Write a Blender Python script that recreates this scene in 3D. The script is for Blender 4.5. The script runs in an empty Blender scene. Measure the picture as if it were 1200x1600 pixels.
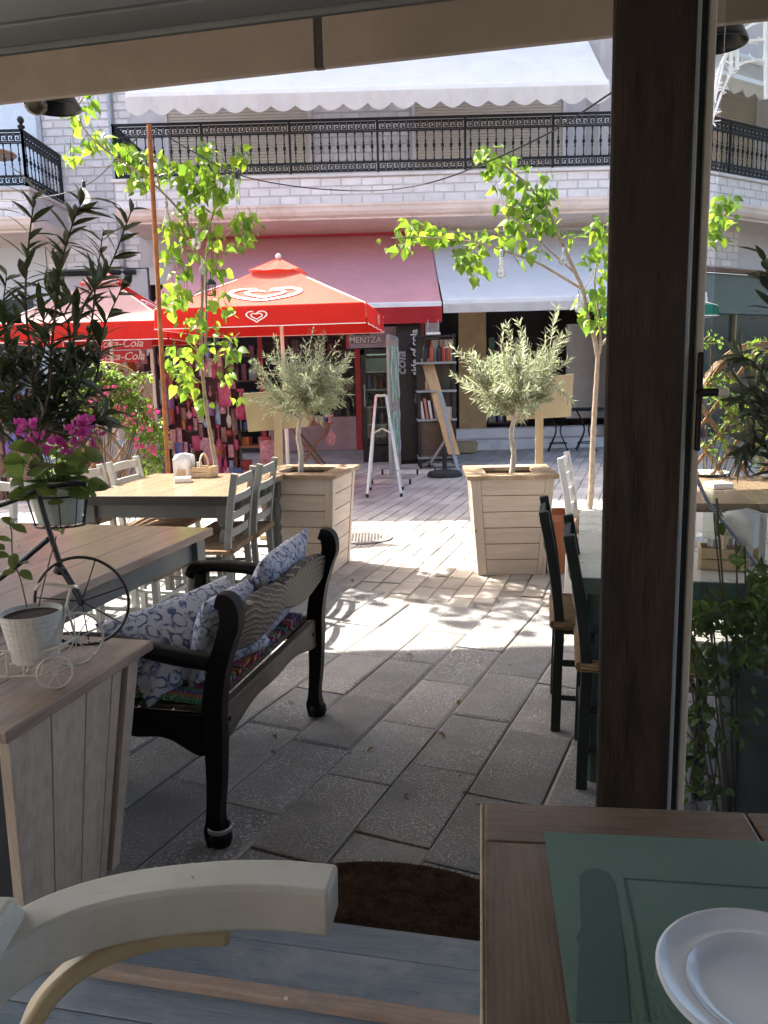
import bpy, bmesh, math, random
from mathutils import Vector, Matrix, Euler, Quaternion, noise
random.seed(7)
S = bpy.context.scene
COL = S.collection
PI = math.pi
V = Vector

# ---------------------------------------------------------------- camera
FPX = 1250.0                      # focal length in photograph pixels (1200 x 1600)
PITCH = math.atan(220 / 1250)     # looking down
ROLL = 0.026
EYE = V((0, 0, 1.45))
CR = Matrix.Rotation(PI / 2 - PITCH, 3, 'X') @ Matrix.Rotation(-ROLL, 3, 'Z')
cd = bpy.data.cameras.new('camera'); cam = bpy.data.objects.new('camera', cd); COL.objects.link(cam)
cam.matrix_world = Matrix.Translation(EYE) @ CR.to_4x4()
cd.sensor_fit = 'VERTICAL'; cd.sensor_height = 36.0; cd.lens = 36.0 * FPX / 1600
cd.clip_start = 0.05; cd.clip_end = 500
S.camera = cam

# ---------------------------------------------------------------- sky, sun, exposure
SUN = V((-0.60, 0.48, 1.0)).normalized()        # towards the sun
w = bpy.data.worlds.new('World'); S.world = w; w.use_nodes = True
wn = w.node_tree.nodes; bg = wn['Background']
sk = wn.new('ShaderNodeTexSky'); sk.sky_type = 'NISHITA'; sk.sun_disc = False
sk.sun_elevation = math.asin(SUN.z); sk.sun_rotation = math.atan2(SUN.x, SUN.y)
sk.air_density = 0.8; sk.dust_density = 5.0; sk.ozone_density = 0.4
w.node_tree.links.new(sk.outputs[0], bg.inputs[0]); bg.inputs[1].default_value = 0.15
sl = bpy.data.lights.new('sun', 'SUN'); sl.energy = 5.0; sl.angle = math.radians(0.55); sl.color = (1.0, 0.91, 0.78)
so = bpy.data.objects.new('sun', sl); COL.objects.link(so)
so.rotation_euler = (-SUN).to_track_quat('-Z', 'Y').to_euler(); so.location = (-20, 16, 34)
S.view_settings.view_transform = 'Standard'; S.view_settings.look = 'None'
S.view_settings.gamma = 1.0; S.view_settings.use_curve_mapping = False
S.view_settings.exposure = 2.05
S.render.engine = 'CYCLES'
S.cycles.use_denoising = True
S.cycles.max_bounces = 8; S.cycles.diffuse_bounces = 5; S.cycles.transparent_max_bounces = 12

# ---------------------------------------------------------------- photograph pixel -> place
def ray(px, py): return CR @ V(((px - 600) / FPX, -(py - 800) / FPX, -1))
def A(px, py, Y):                  # the point seen at that pixel, Y metres away
    d = ray(px, py); return EYE + d * (Y / d.y)
def G(px, py, z=0.0):              # the point seen at that pixel, at height z
    d = ray(px, py); return EYE + d * ((z - EYE.z) / d.z)

# ---------------------------------------------------------------- mesh helpers
class MB:
    def __init__(s): s.v = []; s.f = []
    def add(s, vs, fs, M=None):
        o = len(s.v)
        s.v += [tuple(M @ V(p)) if M else tuple(p) for p in vs]
        s.f += [tuple(i + o for i in f) for f in fs]
        return s
    def box(s, c, d, M=None):
        x, y, z = d[0] / 2, d[1] / 2, d[2] / 2
        vs = [(c[0] + a * x, c[1] + b * y, c[2] + e * z) for e in (-1, 1) for b in (-1, 1) for a in (-1, 1)]
        return s.add(vs, [(0, 2, 3, 1), (4, 5, 7, 6), (0, 1, 5, 4), (2, 6, 7, 3), (0, 4, 6, 2), (1, 3, 7, 5)], M)
    def hexa(s, b, t, M=None):         # bottom 4 corners, top 4 corners (both counter-clockwise from above)
        return s.add(list(b) + list(t), [(3, 2, 1, 0), (4, 5, 6, 7), (0, 1, 5, 4), (1, 2, 6, 5), (2, 3, 7, 6), (3, 0, 4, 7)], M)
    def bar(s, a, b, w, h=None, up=(0, 0, 1)):
        a, b = V(a), V(b); h = h or w; d = (b - a).normalized(); u = V(up)
        if abs(d.dot(u)) > .98: u = V((1, 0, 0))
        r = d.cross(u).normalized() * (w / 2); n = r.cross(d).normalized() * (h / 2)
        q = [a - r - n, a + r - n, a + r + n, a - r + n]; k = [p + (b - a) for p in q]
        return s.add(q + k, [(0, 1, 2, 3), (7, 6, 5, 4), (0, 4, 5, 1), (1, 5, 6, 2), (2, 6, 7, 3), (3, 7, 4, 0)])
    def tube(s, pts, r, n=8, cap=True, prof=None, up=None):
        pts = [V(p) for p in pts]; N = len(pts)
        if not hasattr(r, '__len__'): r = [r] * N
        rings = []; ref = None
        for i in range(N):
            t = (pts[min(i + 1, N - 1)] - pts[max(i - 1, 0)]).normalized()
            if up is not None: ref = V(up)
            if ref is None: ref = V((0, 0, 1)) if abs(t.z) < .9 else V((1, 0, 0))
            x = ref - t * ref.dot(t)
            if x.length < 1e-4: x = t.orthogonal()
            x.normalize(); y = t.cross(x); ref = x
            if prof: rings.append([pts[i] + (x * p[0] + y * p[1]) * r[i] for p in prof])
            else: rings.append([pts[i] + (x * math.cos(2 * PI * k / n) + y * math.sin(2 * PI * k / n)) * r[i] for k in range(n)])
        if prof: n = len(prof)
        vs = [p for R in rings for p in R]; fs = []
        for i in range(N - 1):
            for k in range(n):
                fs.append((i * n + k, i * n + (k + 1) % n, (i + 1) * n + (k + 1) % n, (i + 1) * n + k))
        if cap: fs += [tuple(range(n - 1, -1, -1)), tuple((N - 1) * n + k for k in range(n))]
        return s.add(vs, fs)
    def lathe(s, prof, n=16, M=None, cap=True):
        vs = []; fs = []
        for (r, z) in prof:
            vs += [(r * math.cos(2 * PI * k / n), r * math.sin(2 * PI * k / n), z) for k in range(n)]
        for i in range(len(prof) - 1):
            for k in range(n):
                fs.append((i * n + k, i * n + (k + 1) % n, (i + 1) * n + (k + 1) % n, (i + 1) * n + k))
        if cap: fs += [tuple(range(n - 1, -1, -1)), tuple((len(prof) - 1) * n + k for k in range(n))]
        return s.add(vs, fs, M)
    def prism(s, poly, z0, z1, M=None):     # polygon in local XY pulled from z0 to z1
        n = len(poly)
        vs = [(x, y, z0) for x, y in poly] + [(x, y, z1) for x, y in poly]
        fs = [tuple(range(n - 1, -1, -1)), tuple(range(n, 2 * n))] + [(k, (k + 1) % n, n + (k + 1) % n, n + k) for k in range(n)]
        return s.add(vs, fs, M)
    def sheet(s, fn, nu, nv, M=None):
        vs = [fn(i / nu, j / nv) for j in range(nv + 1) for i in range(nu + 1)]
        fs = [(j * (nu + 1) + i, j * (nu + 1) + i + 1, (j + 1) * (nu + 1) + i + 1, (j + 1) * (nu + 1) + i) for j in range(nv) for i in range(nu)]
        return s.add(vs, fs, M)
    def ball(s, c, r, n=10, sq=(1, 1, 1)):
        m = max(4, n // 2 + 1)
        return s.lathe([(max(1e-4, math.sin(PI * i / m)) * r, -math.cos(PI * i / m) * r) for i in range(m + 1)], n,
                       Matrix.Translation(V(c)) @ Matrix.Diagonal((*sq, 1)), cap=False)
    def mesh(s, name, smooth=False):
        me = bpy.data.meshes.new(name); me.from_pydata(s.v, [], s.f); me.update()
        bm = bmesh.new(); bm.from_mesh(me); bmesh.ops.recalc_face_normals(bm, faces=bm.faces); bm.to_mesh(me); bm.free()
        if smooth:
            me.polygons.foreach_set('use_smooth', [True] * len(me.polygons))
        return me
    def build(s, name, mat, parent=None, smooth=False, bevel=0, thick=0, sub=0, raw=False):
        me = s.mesh(name, smooth) if not raw else None
        if raw:
            me = bpy.data.meshes.new(name); me.from_pydata(s.v, [], s.f); me.update()
            if smooth: me.polygons.foreach_set('use_smooth', [True] * len(me.polygons))
        return put(name, me, mat, parent, bevel, thick, sub, smooth)

def put(name, me, mat, parent=None, bevel=0, thick=0, sub=0, smooth=False):
    o = bpy.data.objects.new(name, me); COL.objects.link(o)
    if mat is not None and not me.materials: me.materials.append(mat)
    if parent: o.parent = parent
    if thick:
        m = o.modifiers.new('t', 'SOLIDIFY'); m.thickness = thick; m.offset = 0
    if sub:
        m = o.modifiers.new('s', 'SUBSURF'); m.levels = m.render_levels = sub
    if bevel:
        m = o.modifiers.new('b', 'BEVEL'); m.width = bevel; m.segments = 2; m.limit_method = 'ANGLE'; m.angle_limit = math.radians(40)
    if smooth and not sub:
        try: me.set_sharp_from_angle(angle=math.radians(45))
        except Exception: pass
    return o

def thing(name, label, cat, loc=(0, 0, 0), rz=0, group=None):
    o = bpy.data.objects.new(name, None); COL.objects.link(o); o.empty_display_size = .1
    o.location = loc; o.rotation_euler = (0, 0, rz)
    return tag(o, label, cat, group)
def tag(o, label=None, cat=None, group=None, kind=None):
    if label: o['label'] = label
    if cat: o['category'] = cat
    if group: o['group'] = group
    if kind: o['kind'] = kind
    return o
def copy_tree(o, parent=None):
    c = o.copy(); COL.objects.link(c); c.parent = parent
    for ch in list(o.children): copy_tree(ch, c)
    return c
def place(o, loc, rz=None, label=None, group=None):
    o.location = loc
    if rz is not None: o.rotation_euler = (0, 0, rz)
    return tag(o, label, None, group)
def text(body, size, mat, parent, M, name='lettering', shear=0, ext=.002, align='CENTER', bold=0, sx=1):
    c = bpy.data.curves.new(name, 'FONT'); c.body = body; c.size = size; c.shear = shear; c.extrude = ext
    c.align_x = align; c.align_y = 'CENTER'; c.offset = bold; c.resolution_u = 3
    me0 = bpy.data.objects.new('tmp', c); COL.objects.link(me0)
    dg = bpy.context.evaluated_depsgraph_get()
    me = bpy.data.meshes.new_from_object(me0.evaluated_get(dg)); bpy.data.objects.remove(me0)
    me.materials.clear(); me.transform(M @ Matrix.Diagonal((sx, 1, 1, 1)))
    return put(name, me, mat, parent)
def smooth_path(pts, n=6):               # Catmull-Rom through points
    pts = [V(p) for p in pts]; P = [pts[0] * 2 - pts[1]] + pts + [pts[-1] * 2 - pts[-2]]; out = []
    for i in range(1, len(P) - 2):
        for k in range(n):
            t = k / n; a, b, c, d = P[i - 1:i + 3]
            out.append(.5 * ((2 * b) + (c - a) * t + (2 * a - 5 * b + 4 * c - d) * t * t + (3 * b - a - 3 * c + d) * t ** 3))
    return out + [pts[-1]]
def lerp(a, b, t): return a + (b - a) * t
def rnd(a, b): return random.uniform(a, b)
def rsphere():
    while True:
        p = V((rnd(-1, 1), rnd(-1, 1), rnd(-1, 1)))
        if .05 < p.length < 1: return p

# ---------------------------------------------------------------- materials
def lin(c):
    return tuple((x / 255 / 12.92 if x / 255 < .04045 else ((x / 255 + .055) / 1.055) ** 2.4) for x in c)
MATS = {}
class NT:
    def __init__(s, name):
        s.m = bpy.data.materials.new(name); s.m.use_nodes = True; s.t = s.m.node_tree
        s.b = s.t.nodes['Principled BSDF']; s.o = s.t.nodes['Material Output']
    def n(s, typ, **kw):
        d = s.t.nodes.new('ShaderNode' + typ)
        for k, v in kw.items():
            if k.startswith('i_'): d.inputs[k[2:].replace('_', ' ')].default_value = v
            elif k[0] == 'I': d.inputs[int(k[1:])].default_value = v
            else: setattr(d, k, v)
        return d
    def l(s, a, b): s.t.links.new(a, b)
    def coord(s, scale=(1, 1, 1), kind='Object', rot=(0, 0, 0)):
        tc = s.n('TexCoord'); mp = s.n('Mapping'); mp.inputs['Scale'].default_value = scale; mp.inputs['Rotation'].default_value = rot
        oi = s.n('ObjectInfo'); ml = s.n('VectorMath', operation='SCALE'); cmb = s.n('CombineXYZ')
        for i in range(3): s.l(oi.outputs['Random'], cmb.inputs[i])
        s.l(cmb.outputs[0], ml.inputs[0]); ml.inputs['Scale'].default_value = 17.0
        s.l(tc.outputs[kind], mp.inputs['Vector']); s.l(ml.outputs[0], mp.inputs['Location'])
        return mp.outputs[0]
    def noise(s, vec, scale, detail=4, rough=.6):
        d = s.n('TexNoise'); d.inputs['Scale'].default_value = scale; d.inputs['Detail'].default_value = detail; d.inputs['Roughness'].default_value = rough
        s.l(vec, d.inputs['Vector']); return d.outputs['Fac']
    def ramp(s, fac, stops, interp='LINEAR'):
        d = s.n('ValToRGB'); e = d.color_ramp.elements; d.color_ramp.interpolation = interp
        while len(e) < len(stops): e.new(.5)
        for k, (p, c) in enumerate(stops):
            e[k].position = p; e[k].color = (*c, 1) if len(c) == 3 else c
        s.l(fac, d.inputs[0]); return d.outputs[0]
    def mix(s, fac, a, b, mode='MIX'):
        d = s.n('Mix', data_type='RGBA', blend_type=mode)
        for sock, val in ((d.inputs[0], fac), (d.inputs[6], a), (d.inputs[7], b)):
            if hasattr(val, 'is_linked') or hasattr(val, 'links'): s.l(val, sock)
            elif isinstance(val, (int, float)): sock.default_value = val
            else: sock.default_value = (*val, 1) if len(val) == 3 else val
        return d.outputs[2]
    def math(s, op, a, b=0):
        d = s.n('Math', operation=op)
        for k, val in enumerate((a, b)):
            if hasattr(val, 'links'): s.l(val, d.inputs[k])
            else: d.inputs[k].default_value = val
        return d.outputs[0]
    def bump(s, h, strength=.3, dist=.01):
        d = s.n('Bump'); d.inputs['Strength'].default_value = strength; d.inputs['Distance'].default_value = dist
        s.l(h, d.inputs['Height']); s.l(d.outputs[0], s.b.inputs['Normal'])
    def vary(s, col, amt):            # brightness differs from piece to piece
        oi = s.n('ObjectInfo'); h = s.n('HueSaturation')
        v = s.math('MULTIPLY_ADD', oi.outputs['Random'], amt); v.node.inputs[2].default_value = 1 - amt / 2
        s.l(v, h.inputs['Value']); s.l(col, h.inputs['Color']); return h.outputs[0]

def mat(name, col, rough=.6, var=.25, scale=6, bump=0, bscale=60, metal=0, spec=.5, vary=0, dirt=None, coat=0):
    """plain painted or solid stuff: colour with soft blotches, optional fine relief"""
    if name in MATS: return MATS[name]
    t = NT(name); v = t.coord(); b = t.b
    d = tuple(c * (1 - var) for c in col); e = tuple(min(1, c * (1 + var * .6)) for c in col)
    c = t.ramp(t.noise(v, scale), [(.3, d), (.7, e)])
    if dirt:
        c = t.mix(t.ramp(t.noise(v, scale * .45, 6, .7), [(.52, (0, 0, 0)), (.7, (1, 1, 1))]), c, dirt)
    if vary: c = t.vary(c, vary)
    t.l(c, b.inputs['Base Color'])
    rr = t.ramp(t.noise(v, scale * 2), [(.3, (max(0, rough - .1),) * 3), (.7, (min(1, rough + .1),) * 3)])
    t.l(rr, b.inputs['Roughness']); b.inputs['Metallic'].default_value = metal; b.inputs['Specular IOR Level'].default_value = spec
    if coat: b.inputs['Coat Weight'].default_value = coat; b.inputs['Coat Roughness'].default_value = .1
    if bump: t.bump(t.noise(v, bscale, 5), bump, .004)
    MATS[name] = t.m; return t.m
def wood(name, c1, c2, axis='x', rough=.55, grain=9, vary=.25, wear=None, bump=.25, knots=None, spec=.4):
    if name in MATS: return MATS[name]
    t = NT(name); sc = {'x': (1, 9, 9), 'y': (9, 1, 9), 'z': (9, 9, 1)}[axis]
    v = t.coord(sc); g = t.noise(v, grain * .35, 8, .62); v2 = t.coord((1, 1, 1))
    wv = t.n('TexWave', wave_type='BANDS', bands_direction={'x': 'Y', 'y': 'X', 'z': 'X'}[axis])
    wv.inputs['Scale'].default_value = grain * .5; wv.inputs['Distortion'].default_value = 7; wv.inputs['Detail'].default_value = 3; wv.inputs['Detail Scale'].default_value = 1.2
    t.l(v, wv.inputs['Vector'])
    fine = t.noise(v, grain * 1.7, 5, .7)
    f = t.math('MULTIPLY_ADD', wv.outputs['Fac'], .07); g2 = t.math('MULTIPLY_ADD', fine, .38); t.l(t.math('MULTIPLY', g, .55), g2.node.inputs[2]); t.l(g2, f.node.inputs[2])
    c = t.ramp(f, [(.36, c1), (.60, c2)])
    if wear: c = t.mix(t.ramp(t.noise(v2, 3.5, 7, .7), [(.50, (0, 0, 0)), (.66, (1, 1, 1))]), c, wear)
    if knots:
        vo = t.n('TexVoronoi'); vo.inputs['Scale'].default_value = 3.2; t.l(t.coord((1, 1, 1)), vo.inputs['Vector'])
        c = t.mix(t.ramp(vo.outputs['Distance'], [(.02, (1, 1, 1)), (.075, (0, 0, 0))]), c, knots)
    c = t.vary(c, vary)
    t.l(c, t.b.inputs['Base Color']); t.b.inputs['Roughness'].default_value = rough; t.b.inputs['Specular IOR Level'].default_value = spec
    t.bump(f, bump, .003); MATS[name] = t.m; return t.m
def leafmat(name, c1, c2, trans=.45, rough=.45, vary=.5, back=None):
    if name in MATS: return MATS[name]
    t = NT(name); v = t.coord((1, 1, 1), 'Object')
    geo = t.n('NewGeometry')
    c = t.mix(t.ramp(t.noise(v, 14, 3), [(.35, (0, 0, 0)), (.65, (1, 1, 1))]), c1, c2)
    c = t.vary(c, vary)
    isl = t.n('HueSaturation'); t.l(t.math('MULTIPLY_ADD', geo.outputs['Random Per Island'], .6), isl.inputs['Value'])
    isl.inputs['Value'].links[0].from_node.inputs[2].default_value = .7
    t.l(c, isl.inputs['Color']); c = isl.outputs[0]
    t.l(c, t.b.inputs['Base Color']); t.b.inputs['Roughness'].default_value = rough; t.b.inputs['Specular IOR Level'].default_value = .35
    tr = t.n('BsdfTranslucent'); hs = t.n('HueSaturation'); hs.inputs['Saturation'].default_value = 1.05; hs.inputs['Value'].default_value = 1.7; hs.inputs['Hue'].default_value = .492
    t.l(c, hs.inputs['Color']); t.l(hs.outputs[0], tr.inputs[0])
    mx = t.n('MixShader'); mx.inputs[0].default_value = trans
    t.l(t.b.outputs[0], mx.inputs[1]); t.l(tr.outputs[0], mx.inputs[2]); t.l(mx.outputs[0], t.o.inputs[0])
    MATS[name] = t.m; return t.m
def clothmat(name, col, trans=.3, var=.12, rough=.85, stripes=None, dirt=None):
    if name in MATS: return MATS[name]
    t = NT(name); v = t.coord()
    d = tuple(c * (1 - var) for c in col)
    c = t.ramp(t.noise(v, 1.6, 6, .65), [(.3, d), (.7, col)])
    if dirt: c = t.mix(t.ramp(t.noise(t.coord((1, 1, .25)), 2.2, 6, .7), [(.5, (0, 0, 0)), (.75, (.6, .6, .6))]), c, dirt)
    t.l(c, t.b.inputs['Base Color']); t.b.inputs['Roughness'].default_value = rough; t.b.inputs['Specular IOR Level'].default_value = .2
    tr = t.n('BsdfTranslucent'); t.l(c, tr.inputs[0]); mx = t.n('MixShader'); mx.inputs[0].default_value = trans
    t.l(t.b.outputs[0], mx.inputs[1]); t.l(tr.outputs[0], mx.inputs[2]); t.l(mx.outputs[0], t.o.inputs[0])
    hh = t.math('MULTIPLY_ADD', t.noise(v, 220, 2), .04); t.l(t.noise(v, 4.5, 4, .55), hh.node.inputs[2]); t.bump(hh, .35, .05)
    MATS[name] = t.m; return t.m
def glassmat(name, tint=(1, 1, 1), refl=.5, rough=.02):
    if name in MATS: return MATS[name]
    t = NT(name); tr = t.n('BsdfTransparent'); tr.inputs[0].default_value = (*tint, 1)
    gl = t.n('BsdfGlossy'); gl.inputs['Roughness'].default_value = rough
    fr = t.n('Fresnel'); fr.inputs[0].default_value = 1.45; mx = t.n('MixShader')
    t.l(t.math('MULTIPLY', fr.outputs[0], refl), mx.inputs[0]); t.l(tr.outputs[0], mx.inputs[1]); t.l(gl.outputs[0], mx.inputs[2])
    t.l(mx.outputs[0], t.o.inputs[0]); MATS[name] = t.m; return t.m
# ================================================================ STREET
def stone_mat(name, base, light, speck=.5, vary=.3, sscale=90):
    t = NT(name); v = t.coord(); vw = t.coord((1, 1, 1))
    big = t.noise(v, 2.2, 6, .65); c = t.ramp(big, [(.3, tuple(x * .6 for x in base)), (.7, tuple(min(1, x * 1.25) for x in base))])
    pk = t.noise(v, sscale, 3, .75); msk = t.math('MULTIPLY', t.ramp(pk, [(.53, (0, 0, 0)), (.62, (1, 1, 1))]), speck)
    msk = t.math('MULTIPLY', msk, t.ramp(t.noise(v, 2.6, 5, .7), [(.38, (.08,) * 3), (.62, (1, 1, 1))]))
    c = t.mix(msk, c, light)
    st = t.ramp(t.noise(v, 3.7, 7, .75), [(.60, (0, 0, 0)), (.74, (1, 1, 1))])
    c = t.mix(t.math('MULTIPLY', st, .45), c, tuple(x * .35 for x in base))
    br = t.ramp(t.noise(t.n('NewGeometry').outputs['Position'], 1.1, 5, .6), [(.48, (0, 0, 0)), (.68, (1, 1, 1))])
    c = t.mix(t.math('MULTIPLY', br, .3), c, (base[0] * 1.1, base[1] * .92, base[2] * .75))
    gv = t.n('TexVoronoi'); gv.inputs['Scale'].default_value = 4.3; gv.inputs['Randomness'].default_value = 1; t.l(t.n('NewGeometry').outputs['Position'], gv.inputs['Vector'])
    c = t.mix(t.math('MULTIPLY', t.ramp(gv.outputs['Distance'], [(.045, (1, 1, 1)), (.075, (0, 0, 0))]), .75), c, (.025, .022, .02))
    oi2 = t.n('ObjectInfo'); c = t.mix(t.math('MULTIPLY', oi2.outputs['Random'], .2), c, t.mix(1.0, c, (1.25, 1.05, .82), 'MULTIPLY')); c = t.vary(c, vary); t.l(c, t.b.inputs['Base Color'])
    t.l(t.ramp(big, [(.3, (.5,) * 3), (.7, (.8,) * 3)]), t.b.inputs['Roughness']); t.b.inputs['Specular IOR Level'].default_value = .35
    h = t.math('MULTIPLY_ADD', pk, .8); t.l(big, h.node.inputs[2]); t.bump(h, .55, .006)
    return t.m
M_slab = stone_mat('slab_stone', (.205, .21, .22), (.62, .63, .65), .85, .38, 120)
M_edge = stone_mat('slab_worn_edge', (.30, .30, .30), (.5, .5, .5), .5)
M_brick = stone_mat('paver_stone', (.34, .325, .31), (.5, .48, .46), .3, .35)
M_mortar = stone_mat('mortar', (.17, .165, .16), (.25, .24, .23), .5)
ground = MB().add([(-60, -40, -.009), (60, -40, -.009), (60, 60, -.009), (-60, 60, -.009)], [(0, 1, 2, 3)]).build('street', M_mortar)
tag(ground, 'grey stone paved pedestrian street between the cafe and the shops', 'street', kind='structure')

def chamfered(w, l, z0, z1, c=.008, j=0):
    q = [(rnd(-j, j), rnd(-j, j)), (w + rnd(-j, j), rnd(-j, j)), (w + rnd(-j, j), l + rnd(-j, j)), (rnd(-j, j), l + rnd(-j, j))]
    ins = [(1, 1), (-1, 1), (-1, -1), (1, -1)]
    vs = [(x, y, z0) for x, y in q] + [(x, y, z1 - c * .6) for x, y in q] + [(x + a * c, y + b * c, z1) for (x, y), (a, b) in zip(q, ins)]
    fs = [(8, 9, 10, 11)] + [(i, (i + 1) % 4, 4 + (i + 1) % 4, 4 + i) for i in range(4)] + [(4 + i, 4 + (i + 1) % 4, 8 + (i + 1) % 4, 8 + i) for i in range(4)]
    return vs, fs
SANG = math.radians(24.2); su = V((math.cos(SANG), -math.sin(SANG), 0)); sv = V((math.sin(SANG), math.cos(SANG), 0))
def border(X): return 5.1 - .36 * X
rows = {}
for k in range(-16, 12):
    s0 = -1.075 + .262 * k; t = {0: 2.65, -1: 2.42, -2: 2.65}.get(k, rnd(2.3, 2.8)) - .5 * 9
    while t < 8:
        L = rnd(.4, .58) if k not in (0, -1, -2) else rnd(.47, .51)
        P = su * (s0 + .131) + sv * (t + L / 2)
        if -2.7 < P.x < 2.9 and 1.35 < P.y and P.y < border(P.x):
            vs, fs = chamfered(.262 - rnd(.004, .009), L - rnd(.004, .009), -.02, rnd(-.003, .003), rnd(.006, .013), .004)
            o = MB().add(vs, fs).build('paving_slab', M_slab, ground); o.data.materials.append(M_edge)
            for pg in o.data.polygons:
                if abs(pg.normal.z) < .97 and pg.normal.z > .2 and rnd(0, 1) < .8: pg.material_index = 1
            o.location = su * s0 + sv * t; o.rotation_euler = (0, 0, -SANG)
        t += L
BANG = math.radians(18); bu = V((math.cos(BANG), -math.sin(BANG), 0)); bv = V((math.sin(BANG), math.cos(BANG), 0))
bricks = []
for k in range(-75, 60):
    t = -4 + rnd(0, .3)
    while t < 21:
        P = bu * (k * .142) + bv * t
        if border(P.x) - .3 < P.y < 17.5 and abs(P.x) < 1.5 + P.y * .5: bricks.append((P.y if -1.1 < P.x < 2.6 else P.y + 9, k, t))
        t += .285
bricks.sort()
bms = []
for i in range(5):
    vs, fs = chamfered(.134, .277, -.02, 0, .006, .003); bms.append(MB().add(vs, fs).mesh('paving_brick')); bms[-1].materials.append(M_brick)
rest = MB()
for i, (_, k, t) in enumerate(bricks):
    P = bu * (k * .142) + bv * t; P.z = rnd(-.003, .003) - (.006 if P.y < border(P.x) + .05 else 0)
    if i < 290:
        o = put('paving_brick', bms[i % 5], None, ground); o.location = P; o.rotation_euler = (rnd(-.006, .006), rnd(-.006, .006), -BANG)
    else:
        vs, fs = chamfered(.134, .277, -.02, 0, .006, .002)
        rest.add(vs, fs, Matrix.Translation(P) @ Matrix.Rotation(-BANG, 4, 'Z'))
def island_vary(t, c, amt):
    g = t.n('NewGeometry'); h = t.n('HueSaturation'); v = t.math('MULTIPLY_ADD', g.outputs['Random Per Island'], amt); v.node.inputs[2].default_value = 1 - amt / 2
    t.l(v, h.inputs['Value']); t.l(c, h.inputs['Color']); return h.outputs[0]
def far_paver():
    t = NT('paver_far'); v = t.coord(); c = t.ramp(t.noise(v, 1.3, 6), [(.3, (.26, .25, .24)), (.7, (.42, .40, .385))])
    c = island_vary(t, c, .3); t.l(c, t.b.inputs['Base Color']); t.b.inputs['Roughness'].default_value = .75
    t.bump(t.noise(v, 70, 3), .4, .004); return t.m
o = rest.build('paving_bricks', far_paver(), ground, raw=True); o['kind'] = 'stuff'
# manhole cover
mh = thing('manhole_cover', 'round cast iron manhole cover set in the paving beside the olive planter', 'manhole cover', (G(566, 841).x, G(566, 841).y, .006))
M_iron = mat('old_iron', (.24, .235, .23), .6, .35, 12, metal=.6, bump=.4)
MB().lathe([(.001, .0), (.225, .0), (.225, .004), (.19, .004), (.188, .001), (.001, .001)], 40, cap=False).build('plate', M_iron, mh)
MB().lathe([(.232, 0), (.27, 0), (.27, .006), (.232, .006), (.232, 0)], 40, cap=False).build('frame', M_iron, mh)
b = MB()
for i in range(-6, 7):
    for j in range(-6, 7):
        if math.hypot(i, j) * .028 < .18: b.box((i * .028, j * .028, .003), (.018, .008, .007), Matrix.Rotation(PI / 2 if (i + j) % 2 else 0, 4, 'Z') if False else None)
b.build('tread', M_iron, mh)['kind'] = 'stuff'

# ================================================================ FACADES
M_wallw = mat('white_render', (.66, .63, .62), .85, .12, 1.5, bump=.15, dirt=(.5, .46, .44))
M_wmort = mat('wall_mortar', (.57, .545, .55), .9, .12, 3, bump=.3)
M_wbrick = mat('white_block', (.72, .69, .69), .85, .12, 5, bump=.35, bscale=35, vary=.16)
M_cornice = mat('cornice_warm_bounce', (.74, .62, .54), .75, .12, 2, dirt=(.55, .42, .34))  # pinkish bounce light put into the colour, blotched with stains
M_blackiron = mat('black_iron', (.009, .010, .014), .5, .3, 20, spec=.3)
M_shutter = mat('shutter_beige', (.60, .53, .44), .6, .08, 2)
M_dark = mat('shop_dark', (.035, .03, .03), .8, .3, 3)
M_darkglass = mat('dark_glass', (.012, .014, .016), .08, .2, 2, spec=.6)
def brickwall(par, M, x0, x1, z0, z1, bw=.30, bh=.105, gap=.028, d=.014):
    """white blocks standing proud of the wall; M maps (x, 0, z) onto the face, -y is outwards"""
    k = 0; z = z0
    while z + bh <= z1 + .01:
        x = x0 - (k % 2) * (bw + gap) * .5
        while x < x1 - .03:
            a, c = max(x, x0), min(x + bw, x1)
            if c - a > .05:
                j = rnd(-.004, .004)
                o = MB().hexa([(0, -d, 0), (c - a, -d, 0), (c - a, .01, 0), (0, .01, 0)], [(0, -d, bh + j), (c - a, -d, bh + j), (c - a, .01, bh + j), (0, .01, bh + j)]).build('brick', M_wbrick, par)
                o.matrix_local = M @ Matrix.Translation((a, 0, z))
            x += bw + gap
        z += bh + gap; k += 1
def meander(b, x0, x1, z0, h, y=0, th=.016, flip=False):
    n = max(1, round((x1 - x0) / (h * 1.15))); p = (x1 - x0) / n
    path = [(0, 0), (0, 1), (.8, 1), (.8, .28), (.34, .28), (.34, .64), (.56, .64)]
    for i in range(n):
        q = [(x0 + (i + a * (1)) * p, z0 + ((1 - c) if flip else c) * h) for a, c in path]
        for (xa, za), (xc, zc) in zip(q, q[1:]): b.bar((xa, y, za), (xc, y, zc), th, .014, up=(0, 1, 0))
        xa, xc = x0 + i * p, x0 + (i + 1) * p; zz = z0 + (h if flip else 0)
        b.bar((xa, y, zz), (xc, y, zz), th, .014, up=(0, 1, 0))
bal_me = MB().lathe([(.008, 0), (.011, .02), (.007, .04), (.006, .12), (.012, .15), (.006, .17), (.016, .19), (.018, .21), (.016, .23), (.006, .25), (.012, .27), (.006, .30), (.007, .38), (.011, .40), (.008, .42)], 6).mesh('baluster', True)
bal_me.materials.append(M_blackiron)
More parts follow.
